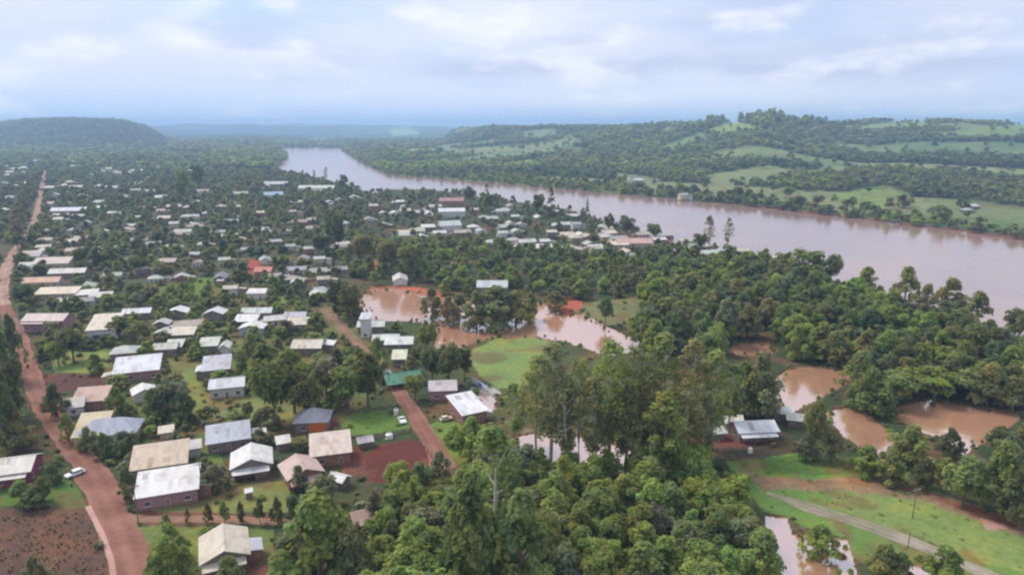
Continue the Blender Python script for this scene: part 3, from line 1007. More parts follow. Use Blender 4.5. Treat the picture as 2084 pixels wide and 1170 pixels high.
def house(px, py, w, d, rot, h, kr, rise, rc, wc, label, cat='house', group=None, porch=0.0, annex=None, front=None, name='house',
          windows=True, land=None, over=0.55, patch=None, open_sides=False):
    x, y = at(px, py, h + rise * 0.5)
    hs = 0.86
    root = link(name, None, loc=(x, y, 0), rotz=math.radians(rot), scale=(hs, hs, hs * 1.08))
    tag(root, label, cat, group)
    if land:
        LAND.append((land,) + tuple(float(v) for v in proj(x, y, 0)))
    HOUSES.append((x, y, max(w, d) * 0.5 * hs + 0.8))
    if open_sides:
        for sx in (-1, 0, 1):
            for sy in (-1, 1):
                p = MB(); cx, cy = sx * (w / 2 - 0.3), sy * (d / 2 - 0.3)
                top = h + (rise * (cy + d / 2) / d if kr == 'shed' else (rise * (1 - abs(cx) / (w / 2)) if kr == 'gy' else 0))
                p.box(cx - 0.1, cx + 0.1, cy - 0.1, cy + 0.1, -0.1, top - 0.02)
                p.build("post", M_WOOD, root)
    else:
        mb = MB(); walled(mb, kr, w, d, h, rise)
        mb.build("wall", M_WALL, root, wc)
    mb = MB(); pitched(mb, kr, w, d, h, rise, over)
    ro = mb.build("roof", M_ROOF, root, rc)
    if patch:                                        # a sheet of another colour laid on one slope
        pc, x0, x1 = patch
        mb = MB()
        D = d / 2 + over; k = rise / (d / 2 if kr == 'gx' else d)
        base = (h - over * k + 0.14)
        y1 = -0.25 if kr == 'gx' else D
        mb.prism([(-D - 0.02, base + 0.004), (-D - 0.02, base + 0.05), (y1, base + k * (y1 + D) + 0.05), (y1, base + k * (y1 + D) + 0.004)], x0, x1, 'x')
        mb.build("roof_patch", M_ROOF, ro, pc)
    elif windows and not open_sides and kr in ('shed', 'gx') and w < 17:
        D = d / 2 + over; k = rise / (d / 2 if kr == 'gx' else d)
        base = h - over * k + 0.14
        yt = -0.3 if kr == 'gx' else D - 0.2
        xa = -w / 2
        for q in range(rng.choice((1, 2, 2))):
            xa += rng.uniform(0.3, w * 0.3); xb = xa + rng.uniform(0.8, 1.8)
            if xb > w / 2:
                break
            ya = rng.uniform(-D, yt - 1.5); yb = min(yt, ya + rng.uniform(1.5, 4.0))
            mb = MB()
            mb.prism([(ya, base + k * (ya + D) + 0.004), (ya, base + k * (ya + D) + 0.04), (yb, base + k * (yb + D) + 0.04), (yb, base + k * (yb + D) + 0.004)], xa, xb, 'x')
            f = rng.uniform(0.6, 0.95)
            mb.build("roof_patch", M_ROOF, ro, (min(0.8, rc[0] * f * 1.08), rc[1] * f, rc[2] * f * 0.92))
            xa = xb
    if windows and not open_sides:
        n = max(1, int(w / 3.4))
        di = n // 2
        for i in range(n):
            a = -w / 2 + w * (i + 0.5) / n
            if i == di and n > 1:
                opening(root, 'front', a, 0.0, 0.95, 2.05, w, d, True)
            else:
                opening(root, 'front', a, 1.0, min(1.3, w / n * 0.6), 1.05, w, d)
        m = max(1, int(d / 4.5))
        for i in range(m):
            a = -d / 2 + d * (i + 0.5) / m
            opening(root, 'right', a, 1.0, 1.2, 1.0, w, d)
            opening(root, 'left', a, 1.0, 1.2, 1.0, w, d)
    if front:                                        # a painted board or wall across part of the front
        fc, x0, x1, z1 = front
        mb = MB(); mb.box(x0, x1, -d / 2 - 0.16, -d / 2 - 0.09, 0.02, z1)
        mb.build("front_panel", M_WALL, root, fc)
    if porch:
        mb = MB()
        y0, y1 = -d / 2 - porch, -d / 2 - 0.01
        zt = h - 0.5
        mb.prism([(y0, zt - 0.4), (y0, zt - 0.3), (y1, zt + 0.1), (y1, zt)], -w / 2, w / 2 * 0.9, 'x')
        mb.build("porch_roof", M_ROOF, root, rc)
        for i in range(4):
            p = MB(); a = -w / 2 + 0.3 + (w * 0.95 - 0.6) * i / 3
            p.box(a - 0.07, a + 0.07, y0 + 0.15, y0 + 0.29, -0.1, zt - 0.37)
            p.build("porch_post", M_WOOD, root)
    if annex:                                        # lean-to on a side: (sx, width, depth, height, y offset, roof, wall)
        sx, aw, ad, ah, ay, arc, awc = annex
        mb = MB()
        xa, xb = (w / 2 + 0.003, w / 2 + aw) if sx > 0 else (-w / 2 - aw, -w / 2 - 0.003)
        mb.box(xa, xb, ay - ad / 2, ay + ad / 2, -0.1, ah - 0.1)
        ax = mb.build("annex", M_WALL, root, awc)
        mb = MB()
        z0, z1 = ah - 0.09, ah + 0.35
        if sx > 0:
            mb.prism([(xa, z1), (xa, z1 + 0.1), (xb + 0.4, z0 + 0.1), (xb + 0.4, z0)], ay - ad / 2 - 0.3, ay + ad / 2 + 0.3, 'y')
        else:
            mb.prism([(xb, z1), (xb, z1 + 0.1), (xa - 0.4, z0 + 0.1), (xa - 0.4, z0)], ay - ad / 2 - 0.3, ay + ad / 2 + 0.3, 'y')
        mb.build("annex_roof", M_ROOF, ax, arc)
    return root


CREAM, TAN, WHITE, PALEW = (0.62, 0.55, 0.45), (0.55, 0.44, 0.33), (0.72, 0.70, 0.68), (0.66, 0.66, 0.68)
LILAC, BLUEG, GREY, PINK = (0.50, 0.49, 0.55), (0.44, 0.46, 0.53), (0.40, 0.40, 0.42), (0.55, 0.40, 0.36)
WPUR, WBRK, WCRM, WWHT, WDRK = (0.33, 0.19, 0.19), (0.32, 0.16, 0.12), (0.5, 0.42, 0.32), (0.58, 0.56, 0.54), (0.21, 0.17, 0.15)
R = 24

house(455, 1098, 8.6, 9.6, R, 3.0, 'gy', 1.7, CREAM, WDRK, "broad cream tin roofed house alone below the row of shrubs", porch=2.2,
      annex=(1, 2.6, 4.2, 2.5, -1.5, LILAC, WBRK), land="the cream house below the shrubs")
house(326, 922, 12.4, 8.8, R - 4, 3.2, 'shed', 2.0, TAN, WDRK, "long tan single slope shed house close behind the white roofed brick house", land="the tan shed house")
house(342, 975, 12.8, 8.0, R - 4, 3.4, 'shed', 1.9, WHITE, WPUR, "white roofed brick house with tan side wing beside the red road", annex=(1, 3.0, 5.5, 2.9, 0.5, TAN, WBRK),
      land="the white roofed brick house")
house(464, 877, 10.6, 8.0, R - 2, 3.0, 'shed', 1.5, BLUEG, WDRK, "long blue-grey tin roof house behind the white gabled house", annex=(1, 4.4, 3.2, 2.4, 1.0, PALEW, WDRK), land="the blue-grey roofed house")
house(511, 922, 9.4, 9.0, R - 4, 3.0, 'gy', 1.8, WHITE, WDRK, "white gabled house with low front porch between blue-grey and rust roofs", porch=2.4, land="the white gabled house")
house(612, 943, 8.4, 8.6, R + 8, 2.9, 'gy', 1.6, PINK, WBRK, "rust stained pinkish gabled house with a white front lean-to", porch=2.6, land="the rust stained house")
house(672, 899, 9.8, 8.4, R - 8, 3.3, 'shed', 1.9, (0.64, 0.52, 0.46), WBRK, "pinkish cream slanted roof house beside the red earth yard", land="the pinkish cream house")
house(637, 836, 9.2, 8.0, R - 18, 3.4, 'hip', 2.2, GREY, WDRK, "grey hipped roof house with a bright orange front wall", front=((0.62, 0.16, 0.03), -0.8, 4.4, 3.0), land="the orange fronted house")
house(220, 858, 15.5, 9.0, R - 10, 3.2, 'hip', 2.6, BLUEG, WCRM, "large hipped house, half tan and half blue-grey roof, beside the road bend", patch=((0.56, 0.46, 0.30), -8.2, 0.2),
      land="the half tan hipped house")
house(280, 738, 14.0, 10.0, R - 4, 3.4, 'shed', 2.2, (0.66, 0.66, 0.72), WPUR, "big pale lilac roofed house with dark red front beside the red clearing", annex=(-1, 3.5, 4.0, 2.6, -2.5, CREAM, WCRM),
      land="the big pale lilac roofed house")
house(441, 736, 8.6, 10.0, R - 6, 3.6, 'shed', 1.7, LILAC, WDRK, "lilac grey tin roofed house directly behind the white two level house", annex=(-1, 2.4, 6.0, 3.0, 0.0, PALEW, WDRK), land="the lilac grey house")
house(463, 772, 10.2, 8.4, R - 8, 3.6, 'gx', 1.5, (0.66, 0.66, 0.72), WWHT, "white two level house with two dark front windows", land="the white two level house")
house(214, 652, 10.5, 14.0, R - 8, 5.2, 'shed', 2.6, (0.66, 0.60, 0.48), WWHT, "tall cream roofed hall with a deep blue front wall", front=((0.045, 0.075, 0.20), -3.6, 3.2, 3.2), land="the blue fronted hall")
house(98, 640, 17.0, 9.0, R - 22, 5.0, 'gx', 1.8, (0.60, 0.47, 0.44), WPUR, "long pinkish two storey house near the avenue", porch=2.0, land="the long pinkish house")
house(280, 629, 11.5, 6.0, R - 12, 3.0, 'gx', 1.3, PALEW, WDRK, "narrow white roofed house behind the blue fronted hall", land="the narrow white house")
house(362, 628, 9.0, 7.0, R - 16, 3.0, 'gy', 1.5, WHITE, WDRK, "white gabled house below the bright green thicket", land="the gabled thicket house")
house(438, 630, 8.4, 7.0, R - 20, 3.0, 'gy', 1.5, PALEW, WDRK, "small pale lilac gabled house between the thicket and tall shrubs", land="the small pale lilac house")
house(524, 628, 13.0, 6.0, R - 20, 3.2, 'gx', 1.4, (0.6, 0.64, 0.6), WDRK, "long pale green-white house, rearmost of the clustered white roofs", land="the clustered white roofs")
house(502, 646, 9.0, 6.0, R - 20, 2.8, 'shed', 1.2, WHITE, WDRK, "low white slanted roof house in the middle of the clustered white roofs")
house(514, 659, 9.6, 7.0, R - 20, 3.4, 'gy', 1.3, WHITE, GREY, "white gabled house with grey front, foremost of the clustered roofs")
house(602, 636, 9.0, 5.0, R - 20, 3.2, 'gx', 1.2, LILAC, WDRK, "lilac grey roofed house behind its cream neighbour near the brown lane")
house(606, 652, 8.6, 5.5, R - 20, 3.0, 'shed', 1.3, CREAM, WDRK, "cream slanted roof house hiding behind a dark round tree by the lane")
house(628, 694, 11.0, 9.5, R - 22, 3.0, 'gx', 1.7, CREAM, WDRK, "cream double slope house standing by the brown lane", annex=(1, 4.0, 6.0, 2.8, 2.0, WHITE, WDRK), land="the cream double slope house")
house(756, 655, 11.0, 7.0, R - 20, 3.0, 'gx', 1.3, (0.60, 0.62, 0.58), WDRK, "pale grey-green roofed house at the edge of the flood water", land="the house at the flood's edge")
house(786, 682, 10.0, 6.0, R - 20, 3.0, 'gx', 1.2, (0.62, 0.66, 0.60), WDRK, "pale greenish house behind the twin long white roof")
house(812, 692, 10.5, 5.0, R - 20, 2.8, 'shed', 1.1, (0.66, 0.68, 0.64), WDRK, "long thin whitish roof house beside the flooded ground", land="the long thin whitish house")
house(813, 720, 4.6, 5.0, R - 20, 3.0, 'shed', 1.4, (0.66, 0.66, 0.50), WDRK, "little cream square house behind the green tarpaulin", land="the little cream square house")
house(901, 783, 8.4, 5.0, R - 18, 3.4, 'shed', 1.1, (0.52, 0.47, 0.48), WPUR, "purple walled house with pale tin roof below dark trees", land="the purple walled house")
house(950, 818, 7.8, 11.5, R + 4, 3.4, 'shed', 1.6, (0.76, 0.75, 0.78), WBRK, "large bright white roofed house beside the green pitch", annex=(1, 2.2, 5.0, 2.2, -2.5, PALEW, WWHT), land="the bright white pitch house")
house(254, 706, 8.6, 8.0, R - 8, 3.0, 'hip', 1.5, (0.46, 0.48, 0.44), WDRK, "dull green-grey hipped house tucked behind the big pale lilac roof")
house(292, 788, 6.5, 6.0, R + 10, 3.0, 'gy', 1.2, WHITE, WWHT, "small white house half hidden in trees before the lilac roof", land="the half hidden white house")
house(186, 800, 9.0, 7.5, R - 10, 3.0, 'shed', 1.6, (0.50, 0.33, 0.27), WBRK, "rusty pink tin house beside the brown clearing", land="the rusty pink house")
house(150, 818, 5.0, 5.0, R, 2.8, 'shed', 1.0, (0.50, 0.46, 0.44), WWHT, "small whitish shed leaning against the rusty pink house", cat='shed', name='shed')
house(30, 935, 8.6, 9.5, R - 6, 3.6, 'gx', 1.7, (0.68, 0.64, 0.58), (0.24, 0.05, 0.09), "cream roofed house with crimson walls across the red road", annex=(-1, 2.5, 5.0, 3.0, 2.0, LILAC, WPUR),
      porch=1.8, land="the crimson walled house")
house(1534, 860, 11.2, 7.0, 6, 3.0, 'gx', 1.4, (0.76, 0.76, 0.79), WDRK, "long white roofed farmhouse in the clearing right of the eucalyptus grove".replace(" right of", " past"), porch=2.0,
      land="the white farmhouse")
house(1494, 852, 4.4, 3.6, -12, 2.4, 'shed', 0.8, (0.66, 0.64, 0.56), WDRK, "small cream shed joined to the shadow side of the farmhouse", cat='shed', name='shed', windows=False)
house(1462, 874, 3.4, 2.6, 10, 2.0, 'shed', 0.5, (0.48, 0.52, 0.48), WDRK, "low pale green hut before the cream farm shed", cat='hut', name='hut', windows=False)
house(1594, 834, 5.4, 3.0, -14, 2.4, 'shed', 0.6, (0.70, 0.70, 0.68), WDRK, "narrow white outbuilding behind the farmhouse by the pond", cat='shed', name='shed', windows=False, land="the narrow white outbuilding")
house(1622, 848, 5.0, 2.6, -16, 2.2, 'shed', 0.6, (0.66, 0.62, 0.54), WDRK, "narrow cream outbuilding next to the white one by the pond", cat='shed', name='shed', windows=False)
house(1002, 573, 15.0, 8.0, 0, 6.5, 'gx', 2.2, (0.56, 0.60, 0.60), WDRK, "pale curved stand roof showing above the wide flooded tree", name='grandstand', cat='grandstand', open_sides=True, land="the pale stand roof")
house(338, 700, 8.0, 6.0, R - 12, 3.0, 'gx', 1.3, (0.52, 0.52, 0.48), WDRK, "dull grey house, middle one of the shaded roofs among trees", land="the shaded grey roofs")
house(372, 672, 9.0, 6.0, R - 14, 3.0, 'shed', 1.3, CREAM, WDRK, "cream slanted house uphill of the shaded grey roofs")
house(332, 672, 6.5, 5.0, R - 14, 3.0, 'gy', 1.2, (0.56, 0.56, 0.52), WDRK, "small grey gabled house beside the cream slanted one")
house(330, 652, 6.0, 5.5, R - 14, 3.0, 'gy', 1.2, (0.5, 0.52, 0.48), WDRK, "grey-green gabled hut between the white gable and shaded roofs")
house(356, 697, 5.5, 5.0, R - 14, 3.0, 'shed', 1.1, (0.55, 0.54, 0.46), WDRK, "small khaki roofed house touching the dull grey one")
house(426, 694, 6.6, 6.0, R - 14, 3.0, 'shed', 1.3, (0.54, 0.55, 0.48), WDRK, "pale olive roofed cottage standing behind the lilac grey house")
house(458, 698, 3.2, 6.0, R - 14, 3.4, 'gy', 1.0, (0.60, 0.60, 0.54), WWHT, "narrow whitish gabled hut beside the olive roofed cottage", name='hut', cat='hut', windows=False)
house(744, 640, 3.6, 5.0, 0, 8.0, 'shed', 1.0, (0.6, 0.6, 0.62), WWHT, "tall narrow whitish building at the water beside dark trees")
house(338, 872, 3.2, 2.8, R, 2.4, 'shed', 0.5, CREAM, WCRM, "tiny cream outhouse in the yard above the tan shed house", name='hut', cat='hut', windows=False)
house(393, 903, 3.2, 3.2, R, 2.6, 'shed', 0.6, WWHT, (0.45, 0.46, 0.38), "small whitish outhouse at the end of the tan shed house", name='hut', cat='hut', windows=False)
house(690, 966, 4.0, 3.0, R - 50, 2.2, 'gx', 0.7, WHITE, WDRK, "little white arched shelter beside the rust stained house", name='hut', cat='hut', windows=False)
house(506, 997, 1.5, 1.5, R, 1.7, 'shed', 0.2, WHITE, WDRK, "tiny white kiosk standing alone on the lawn", name='hut', cat='hut', windows=False, over=0.2)
house(576, 893, 3.0, 2.6, R, 2.2, 'shed', 0.6, (0.68, 0.66, 0.6), WDRK, "small white lean-to between the gabled and pinkish cream houses", name='shed', cat='shed', windows=False)
house(742, 890, 3.6, 2.4, R, 2.0, 'gx', 0.7, (0.6, 0.57, 0.55), WDRK, "little pale shelter where the wooden fence begins", name='shed', cat='shed', windows=False)
house(818, 762, 12.0, 9.0, R, 2.0, 'gx', 1.8, (0.10, 0.26, 0.17), WDRK, "green tarpaulin shelter at the top of the red lane", name='tarpaulin_shelter', cat='shelter', open_sides=True,
      land="the green tarpaulin")
house(784, 754, 3.0, 3.0, R, 2.4, 'gy', 0.5, WHITE, WWHT, "small white kiosk at the head of the red lane", name='hut', cat='hut', windows=False)
house(668, 752, 3.4, 3.0, R, 2.6, 'gx', 0.7, WHITE, WWHT, "tiny white hut glimpsed between tall garden trees", name='hut', cat='hut', windows=False)
house(744, 1050, 5.0, 4.0, R, 2.6, 'shed', 0.7, (0.36, 0.22, 0.18), WBRK, "rusty brown shed half hidden behind the big bright green tree", name='shed', cat='shed', windows=False)
house(530, 948, 3.0, 2.4, R, 2.2, 'shed', 0.5, (0.45, 0.44, 0.42), WDRK, "little grey lean-to at the porch of the white gabled house", name='shed', cat='shed', windows=False)
house(1862, 622, 8.0, 5.0, 20, 3.0, 'gx', 1.3, (0.70, 0.70, 0.68), WDRK, "bright white roofed house between riverside trees", land="the riverside white house")
house(1888, 618, 6.0, 4.0, 10, 3.0, 'shed', 1.0, (0.64, 0.66, 0.66), WDRK, "pale side shed beyond the riverside white house", name='shed', cat='shed', windows=False)
house(1908, 645, 5.0, 4.0, 0, 2.6, 'shed', 0.8, (0.54, 0.58, 0.52), WDRK, "pale green hut among the riverside trees", name='hut', cat='hut', windows=False)
house(1942, 700, 4.5, 3.5, 0, 2.6, 'gx', 0.8, (0.70, 0.70, 0.68), WDRK, "lone white hut at the edge of the riverside meadow", name='hut', cat='hut', windows=False, land="the lone white hut")
house(919, 425, 25.0, 12.0, 8, 6.0, 'gx', 2.4, (0.74, 0.72, 0.74), WWHT, "large white hall standing highest above the peninsula", land="the large white hall")
house(919, 404, 26.0, 12.0, 4, 7.0, 'gx', 2.6, (0.42, 0.24, 0.24), WBRK, "dark red roofed building behind the large white hall")
house(914, 452, 18.0, 12.0, 20, 5.0, 'gx', 3.0, (0.56, 0.60, 0.58), WWHT, "pale green-grey building in front of the large white hall")
house(1288, 487, 26.0, 14.0, 2, 4.0, 'gx', 2.4, (0.58, 0.38, 0.33), WCRM, "wide pink roofed building near the river trees", land="the wide pink roofed building")
house(1258, 494, 14.0, 6.0, 2, 3.4, 'shed', 1.3, (0.68, 0.62, 0.48), WCRM, "cream strip roof joined below the wide pink roof")
house(142, 424, 32.0, 12.0, 8, 4.0, 'gx', 2.6, (0.58, 0.57, 0.66), WDRK, "long lilac warehouse roof near the far avenue", name='warehouse', cat='warehouse', land="the long lilac warehouse")
house(113, 526, 20.0, 16.0, 10, 4.0, 'gx', 2.4, (0.54, 0.45, 0.41), WCRM, "broad beige house among packed roofs along the avenue", land="the broad beige house")
house(140, 548, 19.0, 8.0, 10, 3.4, 'gx', 1.8, (0.60, 0.56, 0.52), WDRK, "long whitish roof in front of the broad beige house")
house(88, 566, 18.0, 8.0, 8, 3.4, 'gx', 1.8, (0.56, 0.32, 0.22), WCRM, "orange tiled long house beside the avenue", land="the orange tiled house")
house(118, 590, 19.0, 7.0, 8, 3.0, 'shed', 1.6, (0.66, 0.56, 0.42), WCRM, "long cream shed in front of the orange tiled house", land="the long cream shed")
house(523, 591, 8.6, 5.0, 4, 3.4, 'shed', 1.0, (0.72, 0.70, 0.66), WWHT, "small white box house beside the bright green thicket", land="the white box house")
house(645, 379, 48.0, 14.0, 0, 4.0, 'gx', 3.0, (0.58, 0.60, 0.50), WWHT, "very long pale roof near the river bend", name='warehouse', cat='warehouse', land="the very long pale roof")
house(563, 371, 36.0, 14.0, 0, 4.0, 'gx', 3.0, (0.50, 0.48, 0.50), WDRK, "long dull lilac roof near the river bend", name='warehouse', cat='warehouse')
house(556, 392, 22.0, 12.0, 20, 5.0, 'gx', 3.0, (0.34, 0.48, 0.58), WWHT, "pale blue roofed building behind mid town trees", land="the pale blue roofed building")
house(538, 545, 9.0, 8.0, 0, 4.0, 'gx', 1.8, (0.55, 0.17, 0.14), WBRK, "bright red roofed house in the mid town", land="the bright red roofed house")

# smaller far houses: one mesh each, wall and roof materials, from a few shapes
SMALL = []
for k, (w, d, h, kr, rise) in enumerate(((11, 8, 3.2, 'gx', 1.6), (9, 9, 3.2, 'gy', 1.7), (12, 7, 3.0, 'shed', 1.6), (10, 8, 3.2, 'hip', 1.8), (14, 8, 3.4, 'gx', 1.9), (8, 7, 5.6, 'gx', 1.4))):
    mb = MB(); walled(mb, kr, w, d, h, rise, 0)
    for a in (-w * 0.28, w * 0.28):
        mb.box(a - 0.6, a + 0.6, -d / 2 - 0.05, -d / 2 + 0.05, 1.0, 2.2, 1)
    mb.box(-0.5, 0.5, -d / 2 - 0.05, -d / 2 + 0.05, 0.0, 2.1, 1)
    wme = mb.mesh("wall"); wme.materials.append(M_WALL); wme.materials.append(M_GLASS)
    mb = MB(); pitched(mb, kr, w, d, h, rise, 0.6)
    rme = mb.mesh("roof"); rme.materials.append(M_ROOF)
    mb = MB()
    sx = 1 if k % 2 else -1
    aw, ad = 3.4 + 0.3 * k, d * 0.62
    xa, xb = sx * (w / 2 + 0.65), sx * (w / 2 + 0.65 + aw)
    mb.prism([(xa, h - 0.25), (xa, h - 0.13), (xb, h - 0.75), (xb, h - 0.87)], -ad / 2 - 0.8, ad / 2 - 0.8, 'y')
    ame = mb.mesh("annex_roof"); ame.materials.append(M_ROOF)
    mb = MB()
    mb.box(min(xa, xb) + 0.3, max(xa, xb) - 0.3, -ad / 2 - 0.5, ad / 2 - 1.1, -0.1, h - 0.9)
    awe = mb.mesh("annex"); awe.materials.append(M_WALL)
    SMALL.append((w, d, h, rise, wme, rme, kr, ame, awe))
RCOLS = [('white', (0.72, 0.70, 0.66)), ('cream', (0.64, 0.57, 0.45)), ('pale grey', (0.54, 0.54, 0.54)), ('beige', (0.54, 0.45, 0.38)), ('pale green', (0.54, 0.60, 0.52)),
         ('pinkish', (0.55, 0.41, 0.36)), ('lilac', (0.52, 0.51, 0.57)), ('dull grey', (0.36, 0.36, 0.36))]
RSHAPE = {'gx': 'ridged', 'gy': 'gabled', 'shed': 'slanted', 'hip': 'hipped'}
n_small = 0


def small_house(px, py, ci=None, scale=1.0, kind_i=None, grp="small houses of the far town"):
    global n_small
    k = rng.randrange(len(SMALL)) if kind_i is None else kind_i
    w, d, h, rise, wme, rme, kr, ame, awe = SMALL[k]
    scale *= 0.80 if 740 < px < 1600 and py > 398 else 0.70 if py > 470 else (0.78 if py > 400 else 0.95)
    x, y = at(px, py, (h + rise) * 0.8 * scale)
    gz = ground_z(x, y)
    if gz > 0.5:                                     # on the hillside: step outward until the ground meets the sight line
        for yy in np.arange(300, 4000, 6.0):
            a = (CY - py) / F
            t = yy / (CP + a * SP)
            xx = t * (px - CX) / F
            zz = H + t * (-SP + a * CP)
            if ground_z(xx, yy) + 2.5 >= zz:
                x, y, gz = xx, yy, ground_z(xx, yy)
                break
    if any((x - q[0]) ** 2 + (y - q[1]) ** 2 < (q[2] + 3.6 * scale) ** 2 for q in HOUSES):
        return
    if len(RXY) and np.min(np.hypot(RXY[:, 0] - x, RXY[:, 1] - y) - RXY[:, 2]) < 3.5:
        return
    cn, c = RCOLS[rng.choice((0, 0, 1, 1, 2, 3, 3, 4, 5, 6, 7) if px < 740 else (0, 0, 1, 1, 4, 2)) if ci is None else ci]
    v = rng.uniform(0.75, 1.1)
    c = tuple(min(0.8, q * v * (0.92 if px > 740 else 0.85)) for q in c)
    root = link("small_house", None, loc=(x, y, gz), rotz=math.radians(R - 8 + rng.choice((0, 0, 0, 90)) + rng.uniform(-6, 6)), scale=(scale,) * 3)
    link("wall", wme, None, root, rng.choice((WCRM, WDRK, WWHT, WBRK, WWHT)))
    link("roof", rme, None, root, c)
    if py > 345 and rng.random() < 0.75:
        ax = link("annex", awe, None, root, rng.choice((WCRM, WDRK, WWHT, WBRK)))
        q = rng.uniform(0.62, 1.05)
        link("annex_roof", ame, None, ax, tuple(min(0.75, a * q) for a in rng.choice(RCOLS)[1]))
    HOUSES.append((x, y, max(w, d) * 0.5 * scale + 0.5))
    THINGS.append((root, f"{cn} {RSHAPE[kr]} roof house" if kr != 'gx' or w < 12 else f"long {cn} roof house", 'house', grp, x, y, gz))
    n_small += 1


EXPL = [(131, 376), (142, 369), (203, 377), (273, 374), (110, 396), (203, 421), (125, 436), (203, 410), (273, 442), (273, 457), (174, 451), (102, 466), (93, 486), (142, 489),
        (169, 482), (285, 486), (312, 495), (317, 471), (355, 454), (366, 474), (328, 428), (334, 442), (392, 515), (230, 557), (318, 562), (186, 579), (404, 533), (9, 425),
        (17, 355), (171, 322), (489, 484), (505, 505), (634, 445), (610, 449), (722, 424), (539, 384), (489, 392), (412, 388), (401, 409), (420, 432), (396, 515), (420, 531),
        (457, 527), (539, 525), (576, 527), (618, 523), (629, 505), (603, 545), (648, 550), (605, 570), (658, 566), (646, 594), (560, 489), (414, 494), (814, 410), (825, 427),
        (855, 430), (966, 425), (963, 459), (850, 468), (871, 460), (822, 472), (1022, 427), (1040, 417), (1001, 443), (1022, 473), (1060, 455), (1096, 440), (1122, 471),
        (1107, 501), (1071, 489), (1153, 455), (1155, 476), (1150, 507), (1130, 430), (1112, 432), (751, 444), (814, 563), (1172, 455), (1196, 478), (1107, 490), (1158, 500),
        (1306, 474), (1347, 476), (1328, 498), (1397, 487), (1388, 504), (1445, 497), (1505, 507), (1496, 523), (1577, 523), (1230, 458), (1240, 472), (1030, 460), (985, 440),
        (940, 470), (780, 455), (700, 452), (690, 405), (720, 400), (670, 410), (760, 418), (780, 432), (595, 430), (530, 432), (450, 418), (470, 448), (380, 440), (300, 420),
        (240, 432), (250, 398), (170, 398), (330, 400), (355, 418), (230, 380), (180, 362), (300, 362), (60, 372), (30, 378), (45, 350), (80, 455), (70, 520), (60, 545), (75, 600),
        (150, 508), (180, 530), (150, 465), (210, 470), (240, 500), (260, 530), (200, 505), (350, 500), (340, 530), (370, 560), (290, 545), (450, 560), (470, 585), (560, 560),
        (690, 500), (660, 480), (585, 470), (445, 470), (530, 465), (590, 500), (650, 525), (690, 545), (1210, 500), (1260, 470), (1420, 500), (1470, 510), (1060, 500), (1000, 490),
        (120, 610), (170, 608), (205, 600), (385, 655), (470, 630), (560, 645), (680, 640), (650, 615), (90, 500), (120, 445), (160, 438), (20, 400), (12, 372), (112, 412), (108, 380),
        (222, 343), (120, 345), (150, 338), (200, 352), (260, 350), (60, 335), (20, 338), (90, 326), (230, 330), (150, 312), (110, 308), (200, 305), (70, 300)]
for (px, py) in EXPL:
    small_house(px, py, scale=1.0 if py > 420 else 1.12)
for k in range(58):
    px, py = rng.uniform(60, 740), 345 + 270 * rng.random() ** 1.3
    if 300 < px < 520 and py > 565 or not inpoly(np.array(px), np.array(py), [(95, 345), (560, 360), (745, 400), (720, 520), (660, 600), (50, 620), (60, 500)]):
        continue
    small_house(px, py)
for k in range(75):
    px, py = rng.uniform(760, 1480), rng.uniform(400, 512)
    if inpoly(np.array(px), np.array(py), [(780, 405), (1100, 425), (1300, 462), (1480, 500), (1440, 518), (1050, 505), (800, 480)]):
        small_house(px, py, rng.choice((0, 0, 1, 4)))
for k in range(40):
    px = rng.uniform(-10, 420); py = rng.uniform(300, 352)
    small_house(px, py, rng.choice((0, 2, 3, 4, 7)), 1.25)
for (px, py) in ((1146, 350), (1160, 346), (1228, 357), (1240, 352), (1284, 362), (1300, 366), (1338, 366), (1372, 362), (1390, 396), (1655, 364), (1664, 360), (1980, 418),
                 (1968, 425), (1290, 376), (1190, 352), (1100, 342), (1040, 350)):
    small_house(px, py, rng.choice((0, 2, 4)), 1.1, grp="houses across the river")

# ------------------------------------------------------------------ vehicles, poles, fences, boards
def prof_y(prof, x0, x1, mb):
    mb.prism(prof, x0, x1, 'x')


